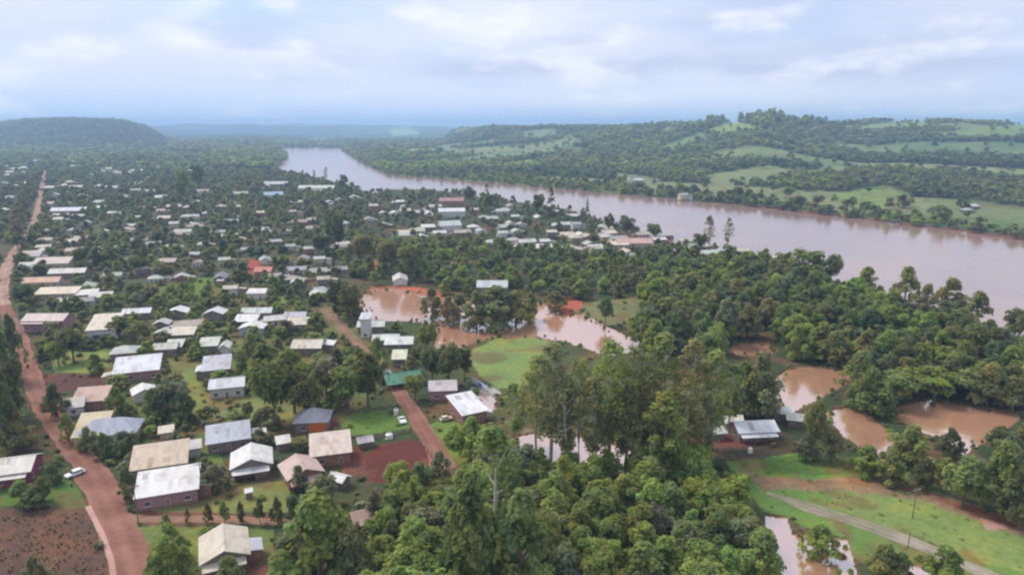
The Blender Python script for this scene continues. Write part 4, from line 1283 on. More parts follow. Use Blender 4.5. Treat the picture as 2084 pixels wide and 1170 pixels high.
def car(px, py, rot, color, label, L=4.2, W=1.75, pickup=False):
    x, y = at(px, py, 0.7)
    root = link("parked_car", None, loc=(x, y, 0.06), rotz=math.radians(rot), scale=(0.86,) * 3)
    tag(root, label, "car")
    h = L / 2
    mb = MB()
    b = len(mb.v)
    # body side profile (y forward), widened at the waist
    lower = [(-h, 0.45), (-h + 0.05, 0.85), (-h + 0.6, 0.92), (h - 1.25, 0.9), (h - 0.12, 0.72), (h, 0.45), (h - 0.1, 0.28), (-h + 0.1, 0.28)]
    mb.prism(lower, -W / 2, W / 2, 'x')
    cab = [(-h + 0.25, 0.9), (-h + 0.75, 1.38), (0.35, 1.42), (h - 1.15, 0.9)] if not pickup else [(-0.4, 0.9), (-0.25, 1.45), (0.7, 1.45), (h - 1.0, 0.9)]
    mb.prism(cab, -W / 2 + 0.14, W / 2 - 0.14, 'x')
    me = mb.mesh("body")
    bo = link("body", me, M_PAINT, root, color)
    bv = bo.modifiers.new("edge", 'BEVEL'); bv.width = 0.06; bv.segments = 2
    for s in (-1, 1):
        g = MB()
        sh = [(p[0] * 0.86 + 0.02, 0.93 + (p[1] - 0.9) * 0.84) for p in cab]
        x0 = s * (W / 2 - 0.145); x1 = s * (W / 2 - 0.125)
        g.prism(sh, min(x0, x1), max(x0, x1), 'x')
        g.build("side_window", M_GLASS, root)
    def slab(p, q, nm, inset=0.24):
        d = Vector((q[0] - p[0], q[1] - p[1])); n = Vector((-d.y, d.x)).normalized() * 0.015
        a = (p[0] + d.x * 0.12, p[1] + d.y * 0.12); c = (p[0] + d.x * 0.9, p[1] + d.y * 0.9)
        g = MB()
        g.prism([(a[0] - n.x, a[1] - n.y), (a[0] + n.x, a[1] + n.y), (c[0] + n.x, c[1] + n.y), (c[0] - n.x, c[1] - n.y)], -W / 2 + inset, W / 2 - inset, 'x')
        g.build(nm, M_GLASS, root)
    slab(cab[2], cab[3], "windscreen"); slab(cab[0], cab[1], "rear_window")
    for sx in (-1, 1):
        for sy in (-1, 1):
            g = MB()
            cx, cy = sx * (W / 2 - 0.08), sy * (h - 0.85)
            g.tube([(cx - 0.1, cy, 0.31), (cx + 0.1, cy, 0.31)], [0.31, 0.31], 14)
            wo = g.build("wheel", M_RUBBER, root)
            g = MB(); e = cx + sx * 0.11
            g.tube([(e - 0.012, cy, 0.31), (e + 0.012, cy, 0.31)], [0.18, 0.18], 10)
            g.build("rim", M_RIM, wo)
        g = MB(); g.box(sx * 0.62 - 0.18, sx * 0.62 + 0.18, h - 0.1, h - 0.02, 0.55, 0.68)
        g.build("headlight", M_LAMP, root)
    LAND.append(("the " + label.split(" on ")[0].split(" parked ")[0].replace("white car", "white car"),) + tuple(float(v) for v in proj(x, y, 0)))


car(152, 961, 146, (0.82, 0.80, 0.78), "white car on the red dirt road", 4.6, 1.9)
car(818, 853, 22, (0.78, 0.77, 0.76), "white pickup parked at the edge of the red lane", 4.8, 1.9, True)
car(908, 850, -62, (0.62, 0.58, 0.42), "pale yellow car parked on grass by the bright white house", 4.0, 1.7)
car(48, 521, 12, (0.76, 0.72, 0.76), "whitish van parked where the avenue widens", 5.0, 2.0)
car(1500, 868, 70, (0.5, 0.5, 0.52), "grey car parked beside the white farmhouse", 4.0, 1.7)


def pole(px, ytop, ybase, label, mat=M_WOOD, arms=1, rad=0.13):
    x, y = at(px, ybase)
    a = PITCH + math.atan((ytop - CY) / F)
    h = H - y * math.tan(a)
    root = link("utility_pole", None, loc=(x, y, 0), rotz=math.radians(20))
    tag(root, label, "pole", "utility poles")
    mb = MB(); mb.tube([(0, 0, -0.3), (0, 0, h)], [rad, rad * 0.65], 8)
    mb.build("shaft", mat, root)
    for k in range(arms):
        z = h - 0.5 - 0.9 * k
        mb = MB(); mb.box(-1.0, 1.0, -0.16, -0.06, z, z + 0.12)
        c = mb.build("crossarm", M_WOOD, root)
        for s in (-0.85, -0.4, 0.4, 0.85):
            mb = MB(); mb.tube([(s, -0.11, z + 0.12), (s, -0.11, z + 0.3)], [0.05, 0.035], 6)
            mb.build("insulator", M_TRIM, c)
    return (x, y, h)


pole(43, 622, 684, "pale concrete pole beside the long pinkish house", M_CONCRETE, 2, 0.16)
pole(1857, 992, 1054, "thin dark pole standing alone in the open meadow", M_WOOD, 1)
pole(1848, 1080, 1112, "short thin post at the edge of the gravel track", M_WOOD, 0, 0.1)
pole(1228, 446, 486, "tall white pole beside the wide pink roofed building", M_CONCRETE, 1, 0.25)
pole(232, 760, 812, "slim pole between the red clearing and rusty pink house", M_WOOD, 1)
pole(792, 722, 790, "pole rising beside the green tarpaulin shelter", M_WOOD, 1)
pole(412, 940, 1004, "wooden pole at the tan wing of the brick house", M_WOOD, 1)
pole(14, 702, 795, "wooden pole by the dark trees where the red road bends", M_WOOD, 1)
pole(282, 985, 1066, "wooden pole at the mouth of the reddish side track", M_WOOD, 1)


def fence(pts, h, label, gap=2.2, rails=3, mat=M_WOOD):
    P = [at(*p) for p in pts]
    root = link("wooden_fence", None, loc=(P[0][0], P[0][1], 0))
    tag(root, label, "fence")
    ox, oy = P[0]
    for a, b in zip(P[:-1], P[1:]):
        L = math.dist(a, b); n = max(1, int(L / gap))
        d = ((b[0] - a[0]) / L, (b[1] - a[1]) / L)
        for k in range(n + (b == P[-1])):
            x, y = a[0] + d[0] * L * k / n - ox, a[1] + d[1] * L * k / n - oy
            mb = MB(); mb.box(x - 0.07, x + 0.07, y - 0.07, y + 0.07, -0.1, h * rng.uniform(0.95, 1.1))
            mb.build("post", mat, root)
        for r in range(rails):
            z = h * (r + 0.6) / rails
            n0 = Vector((-d[1], d[0])) * 0.09
            mb = MB()
            p0 = Vector((a[0] - ox, a[1] - oy)) + n0; p1 = Vector((b[0] - ox, b[1] - oy)) + n0
            mb.tube([(p0.x, p0.y, z), (p1.x, p1.y, z)], [0.06, 0.06], 4)
            mb.build("rail", mat, root)


fence([(728, 905), (765, 893), (800, 886), (836, 878)], 1.5, "weathered rail fence along the top of the red earth yard", 1.6, 4)
fence([(836, 878), (858, 905), (884, 940)], 1.1, "low rail fence between the red lane and earth yard", 2.4, 2)
fence([(1380, 905), (1460, 918), (1540, 918), (1600, 905)], 1.1, "low wire fence in front of the farm clearing", 3.0, 2)
fence([(690, 838), (750, 842), (812, 846)], 1.1, "low rail fence across the green paddock", 2.6, 2)

# board along the pitch
x, y = at(976, 782, 1.0)
root = link("pitch_board", None, loc=(x, y, 0), rotz=math.radians(-58))
tag(root, "low white board wall with blue panel beside the pitch", "board")
mb = MB(); mb.box(-4.6, 4.6, -0.08, 0.08, 0, 1.9); mb.build("board", M_WALL, root, (0.70, 0.74, 0.80))
mb = MB(); mb.box(-0.6, 1.5, -0.12, -0.085, 0.25, 1.7); mb.build("panel", M_WALL, root, (0.08, 0.18, 0.55))
for s in (-4.2, 0.0, 4.2):
    mb = MB(); mb.box(s - 0.08, s + 0.08, 0.085, 0.25, 0, 2.1); mb.build("post", M_WOOD, root)

# junk and stacked things by the earth yard
for (px, py, w, d, h, c, lab, nm, cat) in (
        (792, 887, 1.8, 1.4, 1.2, WHITE, "white water tank beside the wooden fence", "water_tank", "tank"),
        (806, 838, 1.4, 1.2, 1.6, WHITE, "white water tank at the corner of the green paddock", "water_tank", "tank"),
        (1527, 916, 1.0, 1.0, 1.2, (0.75, 0.7, 0.66), "pale water tank on bare ground before the farmhouse", "water_tank", "tank"),
        (252, 905, 1.4, 1.3, 1.3, WHITE, "white water tank under trees beside the tan shed house", "water_tank", "tank"),
        (258, 942, 1.5, 1.4, 1.3, WHITE, "white water tank between the road and tan shed house", "water_tank", "tank"),
        (415, 858, 1.3, 1.3, 1.4, WHITE, "white water tank behind the blue-grey roofed house", "water_tank", "tank")):
    x, y = at(px, py, h / 2)
    root = link(nm, None, loc=(x, y, 0.0))
    tag(root, lab, cat)
    mb = MB(); mb.tube([(0, 0, 0.2), (0, 0, 0.2 + h * 0.75), (0, 0, 0.2 + h * 0.9)], [w / 2, w / 2, w / 3], 16)
    mb.build("drum", M_PAINT, root, c)
    mb = MB(); mb.tube([(0, 0, 0.2 + h * 0.9), (0, 0, 0.25 + h)], [w / 5, w / 5.5], 10); mb.build("lid", M_PAINT, root, tuple(v * 0.8 for v in c))
    mb = MB(); mb.box(-w / 2, w / 2, -w / 2, w / 2, -0.05, 0.197); mb.build("stand", M_CONCRETE, root)

# ------------------------------------------------------------------ trees that stand out in the photograph
T(655, 1004, 1188, 190, 'bushy', 'bright green')
T(718, 1050, 1200, 90, 'round', 'dark green')
T(1010, 866, 1150, 150, 'euc', 'mid green')
T(960, 960, 1240, 150, 'bushy', 'mid green')
T(1060, 1000, 1250, 150, 'bushy', 'mid green')
for (px, yt, yb, w, tn) in ((1120, 702, 950, 96, 'olive'), (1178, 722, 942, 90, 'mid green'), (1236, 690, 955, 108, 'mid green'), (1284, 704, 945, 92, 'olive'), (1338, 682, 940, 104, 'mid green'),
                            (1398, 694, 925, 100, 'olive'), (1444, 716, 915, 92, 'mid green'), (1206, 764, 962, 84, 'olive'), (1150, 770, 966, 80, 'olive'), (1270, 790, 968, 84, 'dark green'),
                            (1345, 800, 992, 100, 'mid green'), (1048, 780, 905, 70, 'mid green'), (1092, 720, 935, 76, 'mid green'), (1316, 760, 960, 80, 'dark green'),
                            (1390, 770, 965, 84, 'olive'), (1430, 800, 950, 70, 'dark green'), (1482, 745, 880, 76, 'dark green')):
    T(px, yt, yb, w * 1.1, 'euc', tn)
for (px, yt, yb, w, kn, tn) in (
        (1545, 722, 850, 90, 'bushy', 'olive'), (1510, 740, 842, 80, 'bushy', 'mid green'), (1475, 600, 700, 64, 'round', 'grey-green'),
        (560, 712, 866, 110, 'round', 'mid green'), (600, 700, 840, 90, 'round', 'mid green'), (515, 680, 760, 70, 'bushy', 'mid green'), (540, 700, 790, 80, 'bushy', 'mid green'),
        (625, 740, 860, 80, 'round', 'dark green'), (665, 716, 826, 70, 'round', 'grey-green'), (710, 728, 838, 90, 'round', 'mid green'), (750, 712, 830, 90, 'round', 'dark green'),
        (690, 560, 648, 62, 'round', 'dark green'), (715, 570, 655, 60, 'round', 'dark green'), (505, 812, 864, 30, 'round', 'olive'), (770, 690, 770, 56, 'bushy', 'mid green'),
        (880, 700, 782, 60, 'round', 'dark green'), (915, 690, 786, 74, 'round', 'dark green'), (945, 700, 776, 44, 'round', 'dark green'), (845, 755, 815, 56, 'round', 'mid green'),
        (1010, 578, 664, 110, 'bushy', 'olive'), (970, 588, 668, 70, 'bushy', 'olive'), (1050, 586, 660, 74, 'bushy', 'olive'), (935, 596, 652, 54, 'bushy', 'olive'), (1078, 592, 650, 44, 'bushy', 'olive'), (915, 600, 660, 50, 'bushy', 'brownish'),
        (880, 585, 648, 60, 'bushy', 'olive'), (1232, 598, 662, 42, 'round', 'blue-green'), (870, 650, 720, 50, 'round', 'mid green'), (1130, 590, 632, 60, 'bushy', 'olive'),
        (20, 660, 850, 80, 'bushy', 'dark green'), (2, 680, 900, 80, 'bushy', 'dark green'), (36, 640, 775, 50, 'bushy', 'dark green'), (25, 780, 920, 60, 'bushy', 'dark green'),
        (52, 572, 622, 56, 'round', 'blue-green'), (150, 660, 735, 70, 'round', 'olive'), (120, 690, 745, 50, 'round', 'mid green'), (245, 640, 690, 66, 'round', 'olive'),
        (285, 650, 700, 70, 'round', 'mid green'), (350, 765, 850, 90, 'round', 'grey-green'), (375, 790, 860, 60, 'bushy', 'dark green'), (315, 790, 860, 60, 'bushy', 'olive'),
        (240, 790, 846, 50, 'bushy', 'mid green'), (260, 870, 930, 60, 'round', 'dark green'), (215, 880, 930, 50, 'bushy', 'dark green'), (180, 870, 915, 44, 'bushy', 'mid green'),
        (265, 950, 1020, 46, 'bushy', 'dark green'), (118, 780, 850, 50, 'bushy', 'dark green'), (140, 840, 900, 40, 'bushy', 'mid green'), (105, 800, 830, 40, 'bushy', 'dark green'),
        (45, 975, 1022, 56, 'bushy', 'yellow-green'), (90, 970, 1024, 50, 'bushy', 'mid green'), (110, 945, 985, 36, 'bushy', 'dark green'), (75, 990, 1034, 60, 'bushy', 'dark green'),
        (350, 1062, 1140, 60, 'bushy', 'bright green'), (345, 1090, 1180, 76, 'bushy', 'bright green'), (320, 1130, 1200, 60, 'bushy', 'bright green'), (380, 1110, 1180, 50, 'bushy', 'mid green'),
        (470, 1130, 1205, 70, 'bushy', 'mid green'), (75, 1135, 1200, 60, 'bushy', 'olive'), (655, 965, 1030, 80, 'round', 'grey-green'), (610, 945, 1000, 40, 'bushy', 'grey-green'),
        (440, 945, 1000, 70, 'bushy', 'grey-green'), (770, 985, 1066, 60, 'round', 'grey-green'), (825, 985, 1050, 70, 'round', 'mid green'), (850, 1010, 1100, 80, 'round', 'mid green'),
        (800, 1060, 1150, 60, 'bushy', 'dark green'), (960, 850, 920, 80, 'bushy', 'bright green'), (925, 866, 905, 50, 'bushy', 'bright green'), (1350, 806, 990, 80, 'bushy', 'mid green'),
        (1665, 1058, 1128, 80, 'bushy', 'bright green'), (1920, 1112, 1190, 90, 'bushy', 'bright green'), (1800, 1110, 1180, 80, 'bushy', 'mid green'), (1830, 1120, 1180, 60, 'bushy', 'mid green'),
        (1960, 925, 1030, 110, 'bushy', 'mid green'), (2030, 900, 1040, 100, 'bushy', 'mid green'), (2075, 930, 1075, 90, 'bushy', 'dark green'), (1850, 868, 945, 90, 'bushy', 'mid green'),
        (1760, 905, 965, 70, 'bushy', 'bright green'), (1810, 925, 985, 70, 'bushy', 'mid green'), (1880, 930, 995, 56, 'bushy', 'dark green'), (1930, 870, 930, 60, 'bushy', 'dark green'),
        (2040, 870, 930, 80, 'round', 'dark green'), (1655, 800, 930, 60, 'round', 'olive'), (1690, 870, 940, 60, 'bushy', 'grey-green'), (1640, 880, 935, 50, 'bushy', 'grey-green'),
        (1770, 752, 838, 90, 'bushy', 'mid green'), (1735, 780, 826, 50, 'bushy', 'mid green'), (1820, 752, 822, 110, 'round', 'mid green'), (1900, 740, 812, 110, 'round', 'bright green'),
        (1985, 740, 818, 120, 'round', 'mid green'), (2060, 770, 836, 90, 'round', 'dark green'), (1796, 800, 850, 50, 'bushy', 'mid green'), (2060, 760, 830, 80, 'round', 'mid green'),
        (1930, 566, 650, 86, 'bushy', 'olive'), (1880, 580, 650, 60, 'bushy', 'olive'), (1985, 590, 668, 64, 'bushy', 'olive'), (1950, 628, 705, 84, 'bushy', 'mid green'),
        (2062, 618, 690, 58, 'round', 'dark green'), (2010, 650, 696, 50, 'bushy', 'mid green'), (1840, 540, 620, 66, 'bushy', 'mid green'), (1760, 540, 610, 62, 'bushy', 'mid green'),
        (1640, 500, 580, 90, 'round', 'mid green'), (1690, 510, 580, 50, 'round', 'mid green'), (1590, 505, 570, 60, 'round', 'mid green'), (2070, 640, 700, 50, 'bushy', 'olive'),
        (1480, 442, 508, 24, 'euc', 'grey-green'), (1441, 438, 508, 32, 'euc', 'olive'), (1424, 470, 512, 40, 'round', 'dark green'),
        (1121, 378, 440, 26, 'conifer', 'dark green'), (1096, 390, 440, 34, 'round', 'dark green'), (991, 372, 430, 22, 'conifer', 'dark green'), (998, 392, 430, 36, 'round', 'dark green'),
        (956, 374, 418, 32, 'round', 'dark green'), (1195, 402, 440, 12, 'conifer', 'dark green'), (1275, 436, 480, 44, 'round', 'dark green'), (1240, 430, 475, 30, 'round', 'dark green'),
        (1330, 450, 490, 40, 'round', 'olive'), (700, 352, 392, 22, 'round', 'grey-green'), (640, 346, 366, 10, 'conifer', 'dark green'), (617, 345, 368, 10, 'conifer', 'dark green'),
        (664, 340, 368, 12, 'euc', 'grey-green'), (675, 420, 510, 40, 'round', 'dark green'), (690, 430, 520, 36, 'round', 'dark green'), (655, 470, 520, 50, 'round', 'dark green'),
        (285, 515, 560, 50, 'round', 'olive'), (210, 495, 545, 66, 'round', 'dark green'), (170, 500, 540, 44, 'round', 'dark green'), (330, 535, 570, 48, 'round', 'grey-green'),
        (490, 545, 588, 50, 'round', 'dark green'), (375, 340, 420, 34, 'round', 'mid green'), (405, 330, 390, 34, 'round', 'dark green'), (790, 480, 560, 60, 'round', 'olive'),
        (840, 490, 570, 70, 'round', 'olive'), (740, 470, 540, 60, 'round', 'olive'), (630, 740, 800, 40, 'bushy', 'mid green')):
    T(px, yt, yb, w, kn, tn)
# row of small shrubs on stems between the brick house and the cream roofed house
for (px, yt, yb, w, tn) in ((425, 1022, 1066, 22, 'dark green'), (458, 1016, 1064, 26, 'mid green'), (492, 1018, 1062, 22, 'dark green'), (530, 1012, 1066, 26, 'dark green'), (566, 1010, 1064, 32, 'dark green'),
                            (383, 1034, 1066, 16, 'brownish'), (338, 1045, 1072, 24, 'olive'), (600, 1008, 1060, 40, 'dark green')):
    T(px, yt, yb, w, 'bushy', tn)
for i in range(18):       # trees lining the far avenue
    t = i / 17
    T(60 - 14 * t + 36 * t * t + rng.uniform(-3, 3) - 26 * (1 - t), 470 - 130 * t ** 0.7, 510 - 145 * t ** 0.8, 34 - 18 * t, 'round', rng.choice(('olive', 'olive', 'brownish')))
for i in range(34):       # and close along both of its edges
    k = rng.random()
    px = np.interp(k, [0, 0.25, 0.5, 0.75, 1], [14, 36, 68, 84, 92]) ; py = np.interp(k, [0, 0.25, 0.5, 0.75, 1], [548, 505, 458, 392, 350])
    x, y = at(px, py)
    x += rng.choice((-1, 1, 1)) * rng.uniform(4.2, 7.5)
    h = rng.uniform(4, 8.5)
    TREES.append(dict(x=x, y=y, z=0.0, h=h, w=h * rng.uniform(0.8, 1.1), k=rng.choice(('round', 'bushy')), t=rng.choice(('olive', 'dark green', 'mid green', 'brownish')), hero=False))
for i in range(70):       # the low thicket
    px, py = rng.uniform(312, 508), rng.uniform(574, 614)
    if not inpoly(np.array(px), np.array(py), [(312, 576), (430, 566), (510, 592), (503, 612), (322, 614)]):
        continue
    x, y = at(px, py)
    h = rng.uniform(1.2, 3.2)
    TREES.append(dict(x=x, y=y, z=0.0, h=h, w=h * rng.uniform(1.2, 1.8), k='bushy', t=rng.choice(('bright green', 'bright green', 'yellow-green', 'mid green')), hero=False))
HERO_N = len(TREES)

# ------------------------------------------------------------------ woods that fill the rest
HXY = np.array(HOUSES)


def clear_of(x, y, r):
    if len(HXY) and np.any((HXY[:, 0] - x) ** 2 + (HXY[:, 1] - y) ** 2 < (HXY[:, 2] + r) ** 2):
        return False
    if np.any((RXY[:, 0] - x) ** 2 + (RXY[:, 1] - y) ** 2 < (RXY[:, 2] + r * 0.8) ** 2):
        return False
    return True


OPEN = [c[1] for c in COVER[4:42]] + [[(1100, 640), (1240, 665), (1300, 690), (1290, 720), (1140, 700)], [(600, 846), (700, 842), (700, 888), (600, 892)]]
SEEN = [   # lines of sight that must stay free: low growth only
    [(950, 690), (1110, 690), (1110, 830), (950, 830)], [(880, 612), (1080, 640), (1230, 720), (1180, 760), (960, 740), (880, 720)], [(1480, 690), (1590, 690), (1590, 740), (1480, 740)],
    [(1570, 738), (1745, 738), (1680, 840), (1575, 840)], [(1680, 822), (1750, 820), (1825, 880), (1830, 950), (1760, 950)], [(1815, 808), (2095, 826), (2060, 890), (1955, 935), (1820, 890)],
    [(1555, 1035), (1740, 1080), (1760, 1260), (1555, 1260)], [(740, 585), (860, 590), (860, 680), (740, 690)], [(1080, 600), (1300, 600), (1300, 720), (1080, 700)]]


def scatter(poly, step, kinds, hs, tints, keep=1.0, wr=(0.8, 1.15), margin=0.35, seed=0):
    r = random.Random(seed + 77)
    pys = [p[1] for p in poly]
    y0, y1 = yflat(min(1700, max(pys))), yflat(max(285, min(pys)))
    yy = y0
    while yy < y1:
        zc = yy * CP + H * SP
        x0 = (min(p[0] for p in poly) - CX) / F * zc; x1 = (max(p[0] for p in poly) - CX) / F * zc
        xs = np.arange(x0, x1, step)
        for x in xs:
            X = x + r.uniform(-0.5, 0.5) * step; Y = yy + r.uniform(-0.5, 0.5) * step
            u = r.random()
            if u > keep:
                continue
            px, py = proj(X, Y, 0)
            if not inpoly(np.array(px), np.array(py), poly):
                continue
            yield_ok = True
            for o in OPEN:
                if inpoly(np.array(px), np.array(py), o):
                    yield_ok = False; break
            if not yield_ok:
                continue
            h = r.uniform(*hs)
            k = r.choice(kinds)
            w = h * r.uniform(*wr)
            if water_mask(np.array([X]), np.array([Y]))[0]:
                continue
            if not clear_of(X, Y, w * margin):
                continue
            # keep views onto open ground and water free
            qx, qy = proj(X, Y, h * 0.9)
            m = proj(X, Y, h * 0.45)
            if any(inpoly(np.array(a), np.array(b), s) for s in SEEN for a, b in ((qx, qy), m)):
                if r.random() < 0.97:
                    h *= 0.3; w *= 0.4
                    qx, qy = proj(X, Y, h)
                    if any(inpoly(np.array(qx), np.array(qy), s) for s in SEEN):
                        continue
            TREES.append(dict(x=X, y=Y, z=0.0, h=h, w=w, k=k, t=r.choice(tints), hero=False))
        yy += step


MIX = ('mid green', 'mid green', 'dark green', 'olive', 'grey-green', 'bright green')
TOWN = ('dark green', 'blue-green', 'mid green', 'olive', 'grey-green', 'mid green')
scatter([(800, 1010), (900, 985), (1080, 975), (1300, 985), (1480, 965), (1545, 1040), (1565, 1330), (760, 1330)], 5.2, ('bushy', 'round'), (7.5, 10.5),
        ('mid green', 'bright green', 'bright green', 'bright green', 'yellow-green', 'mid green', 'grey-green'), 1.0, (0.75, 1.05), seed=1)
scatter([(1300, 596), (1480, 545), (1560, 548), (1700, 600), (1850, 650), (2000, 690), (2200, 770), (2200, 850), (1990, 838), (1820, 812), (1740, 850), (1600, 760), (1570, 800), (1480, 770), (1330, 740), (1290, 690)],
        7.4, ('round', 'bushy', 'round'), (8, 14), ('mid green', 'mid green', 'dark green', 'blue-green', 'olive', 'bright green'), 1.0, (0.75, 1.05), seed=2)
scatter([(1440, 880), (1640, 845), (1700, 870), (1780, 940), (1900, 905), (2180, 850), (2200, 1100), (2000, 1010), (1850, 975), (1720, 950), (1620, 920)], 8.0, ('bushy', 'round'), (5, 10), MIX, 0.6, seed=3)
scatter([(720, 395), (900, 388), (1000, 404), (1150, 426), (1300, 472), (1450, 514), (1400, 520), (1100, 512), (900, 496), (720, 500)], 8.5, ('round', 'round', 'bushy'),
        (3.0, 7.4), ('mid green', 'dark green', 'blue-green', 'olive', 'grey-green'), 0.55, (0.8, 1.15), 0.5, seed=4)
scatter([(720, 500), (900, 496), (1100, 512), (1400, 520), (1450, 514), (1560, 556), (1480, 560), (1300, 610), (1100, 620), (780, 600), (720, 560)], 8.0, ('round', 'round', 'bushy'),
        (5, 8.8), ('mid green', 'mid green', 'blue-green', 'olive', 'bright green'), 0.85, (0.8, 1.15), 0.3, seed=14)
scatter([(-150, 340), (560, 348), (640, 364), (735, 388), (730, 560), (660, 610), (-150, 620)], 8.2, ('round', 'bushy', 'bushy'), (3.0, 8.2), TOWN, 0.72, (0.95, 1.45), 0.25, seed=5)
scatter([(0, 600), (740, 600), (880, 690), (860, 800), (780, 760), (690, 880), (600, 960), (580, 1075), (270, 1075), (250, 900), (120, 750), (0, 760)], 5.4, ('round', 'bushy', 'bushy'), (2.0, 6.4), MIX, 0.70, (0.95, 1.4), 0.30, seed=6)
scatter([(560, 1075), (790, 1060), (770, 1330), (560, 1330)], 7.0, ('bushy',), (3, 6.5), ('mid green', 'dark green', 'olive'), 0.5, seed=7)
scatter([(-120, 800), (40, 760), (90, 880), (60, 920), (-120, 930)], 7.0, ('bushy', 'round'), (6, 10), ('dark green', 'dark green', 'olive'), 0.9, seed=8)
scatter([(1600, 1040), (1700, 1060), (1900, 1120), (2060, 1200), (2060, 1330), (1740, 1330), (1740, 1100)], 9.0, ('bushy',), (2, 5), ('mid green', 'bright green', 'olive'), 0.35, seed=9)


def hill_trees():
    """wooded land beyond the town and across the river"""
    out = []
    r = np.random.default_rng(5)
    Y = 430.0
    while Y < 3700:
        step = 8.5 if Y < 1300 else (10.5 if Y < 2200 else 14.0)
        zc = Y * CP + H * SP
        xs = np.arange(-0.86 * zc, 0.88 * zc, step)
        xs = xs + r.uniform(-0.5, 0.5, len(xs)) * step
        ys = Y + r.uniform(-0.5, 0.5, len(xs)) * step
        z = base_height(xs, ys)
        px, py = proj(xs, ys, z)
        fpx, fpy = proj(xs, ys, 0.0)
        ok = np.ones(len(xs), bool)
        shore = np.interp(fpx, [p[0] for p in FAR_SHORE], [p[1] for p in FAR_SHORE])
        beyond = (fpy < shore - 1.0) & (fpx > 690)
        town = (fpx < 690) & (Y > 1250)
        ok &= beyond | town
        ok &= ~water_mask(xs, ys)
        past = np.zeros(len(xs), bool)
        for c in PASTURES:
            past |= inpoly(px, py, c)
        u = r.random(len(xs))
        ok &= ~(past & (u > 0.02))
        field = (hill_field(xs, ys) > 0.5) & beyond & (fpy < shore - 12)
        ok &= ~(field & (u > 0.03))
        scrub = (fbm(xs / 55, ys / 55, 79, 3) < 0.47) & beyond & (fpy < shore - 8) & ~((px > 1690) & (py > 290) & (py < 350))
        ok &= ~(scrub & (u > 0.75))
        patch = fbm(xs / 110, ys / 110, 75, 3)
        ok &= ~(town & (Y < 2250) & (u > 0.36) & (fpx < 430))
        for i in np.nonzero(ok)[0]:
            if town[i] and Y < 2300 and not clear_of(xs[i], ys[i], 2.0):
                continue
            big = r.uniform(5, 9 + 6 * r.random()) * (1.0 if Y < 1800 else 1.15)
            dark = inpoly(px[i], py[i], [(1690, 345), (1740, 300), (2200, 278), (2200, 352)]) or (px[i] < 340 and Y > 2300)
            crest = 1440 < px[i] < 1680 and z[i] > 70
            kn = 'conifer' if (crest and r.random() < 0.35) else ('round' if r.random() < 0.7 else 'bushy')
            h = big * (1.7 if kn == 'conifer' else 1.0) * (1.25 if crest else 1.0)
            if 690 < fpx[i] and fpy[i] > shore[i] - 9:
                h *= 0.75
            ts = ('dark green',) if dark else (('dark green', 'blue-green', 'mid green') if patch[i] < 0.46 else (('mid green', 'olive', 'grey-green') if patch[i] < 0.56 else ('mid green', 'bright green', 'grey-green', 'bright green')))
            out.append(dict(x=xs[i], y=ys[i], z=float(z[i]), h=h, w=h * r.uniform(0.95, 1.5) * (0.5 if kn == 'conifer' else 1), k=kn, t=ts[r.integers(len(ts))], far=beyond[i]))
        Y += step
    return out


FAR = hill_trees()

# the largest in the picture become objects of their own
for t in TREES:
    zc = t['y'] * CP + (H - t['h'] / 2) * SP
    t['s'] = F * math.sqrt(t['h'] * t['w']) / zc
    px, py = proj(t['x'], t['y'], t['h'] * 0.6)
    t['in'] = -40 < px < 2124 and py < 1215
    px, py = proj(t['x'], t['y'], t['h'])
    t['in'] = t['in'] and py < 1165
TREES.sort(key=lambda t: (not t['hero'], -t['s'] if t['in'] else 0))
singles = [t for t in TREES if t['hero'] or t['in']][:440]
sid = {id(t) for t in singles}
rest = [t for t in TREES if id(t) not in sid]
NAMES = {'round': ('broadleaf_tree', 'tree', 'round'), 'bushy': ('leafy_tree', 'tree', 'bushy'), 'wide': ('spreading_tree', 'tree', 'wide spreading'),
         'euc': ('eucalyptus_tree', 'tree', 'tall slender'), 'conifer': ('conifer_tree', 'conifer', 'pointed'), 'tiers': ('araucaria_tree', 'tree', 'flat tiered')}
for t in singles:
    small = t['h'] < 4.2 and t['k'] in ('bushy', 'round')
    nm, cat, word = NAMES[t['k']] if not small else ('shrub', 'shrub', 'small')
    r = rng.randrange(len(PROTO[t['k']]))
    cme, tme = PROTO[t['k']][r]
    nat = {'round': 1.05, 'bushy': 0.98, 'wide': 1.55, 'euc': 0.42, 'conifer': 0.5, 'tiers': 0.5}[t['k']]
    sx = t['w'] / nat
    gz = -0.6 if water_mask(np.array([t['x']]), np.array([t['y']]))[0] else ground_z(t['x'], t['y'])
    root = link(nm, None, loc=(t['x'], t['y'], gz), rotz=rng.uniform(0, 6.28), scale=(sx, sx, t['h']))
    link("trunk", tme, None, root)
    v = rng.uniform(0.85, 1.18)
    c = TINTS[t['t']]
    v *= 1.18
    v *= 1.15 if t['k'] == 'euc' else 1.0
    link("crown", cme, None, root, (c[0] * v * rng.uniform(0.9, 1.1), c[1] * v, c[2] * v * rng.uniform(0.85, 1.15)))
    size = '' if small or word in ('tall slender', 'wide spreading', 'pointed', 'flat tiered') else ('large ' if t['h'] > 11 else ('low ' if t['h'] < 6 else ''))
    THINGS.append((root, f"{size}{t['t']} {word} {cat}", cat, None, t['x'], t['y'], gz + t['h'] * 0.5))
    if t['k'] == 'euc':
        THINGS[-1] = THINGS[-1][:3] + ("eucalyptus trees of the grove",) + THINGS[-1][4:]


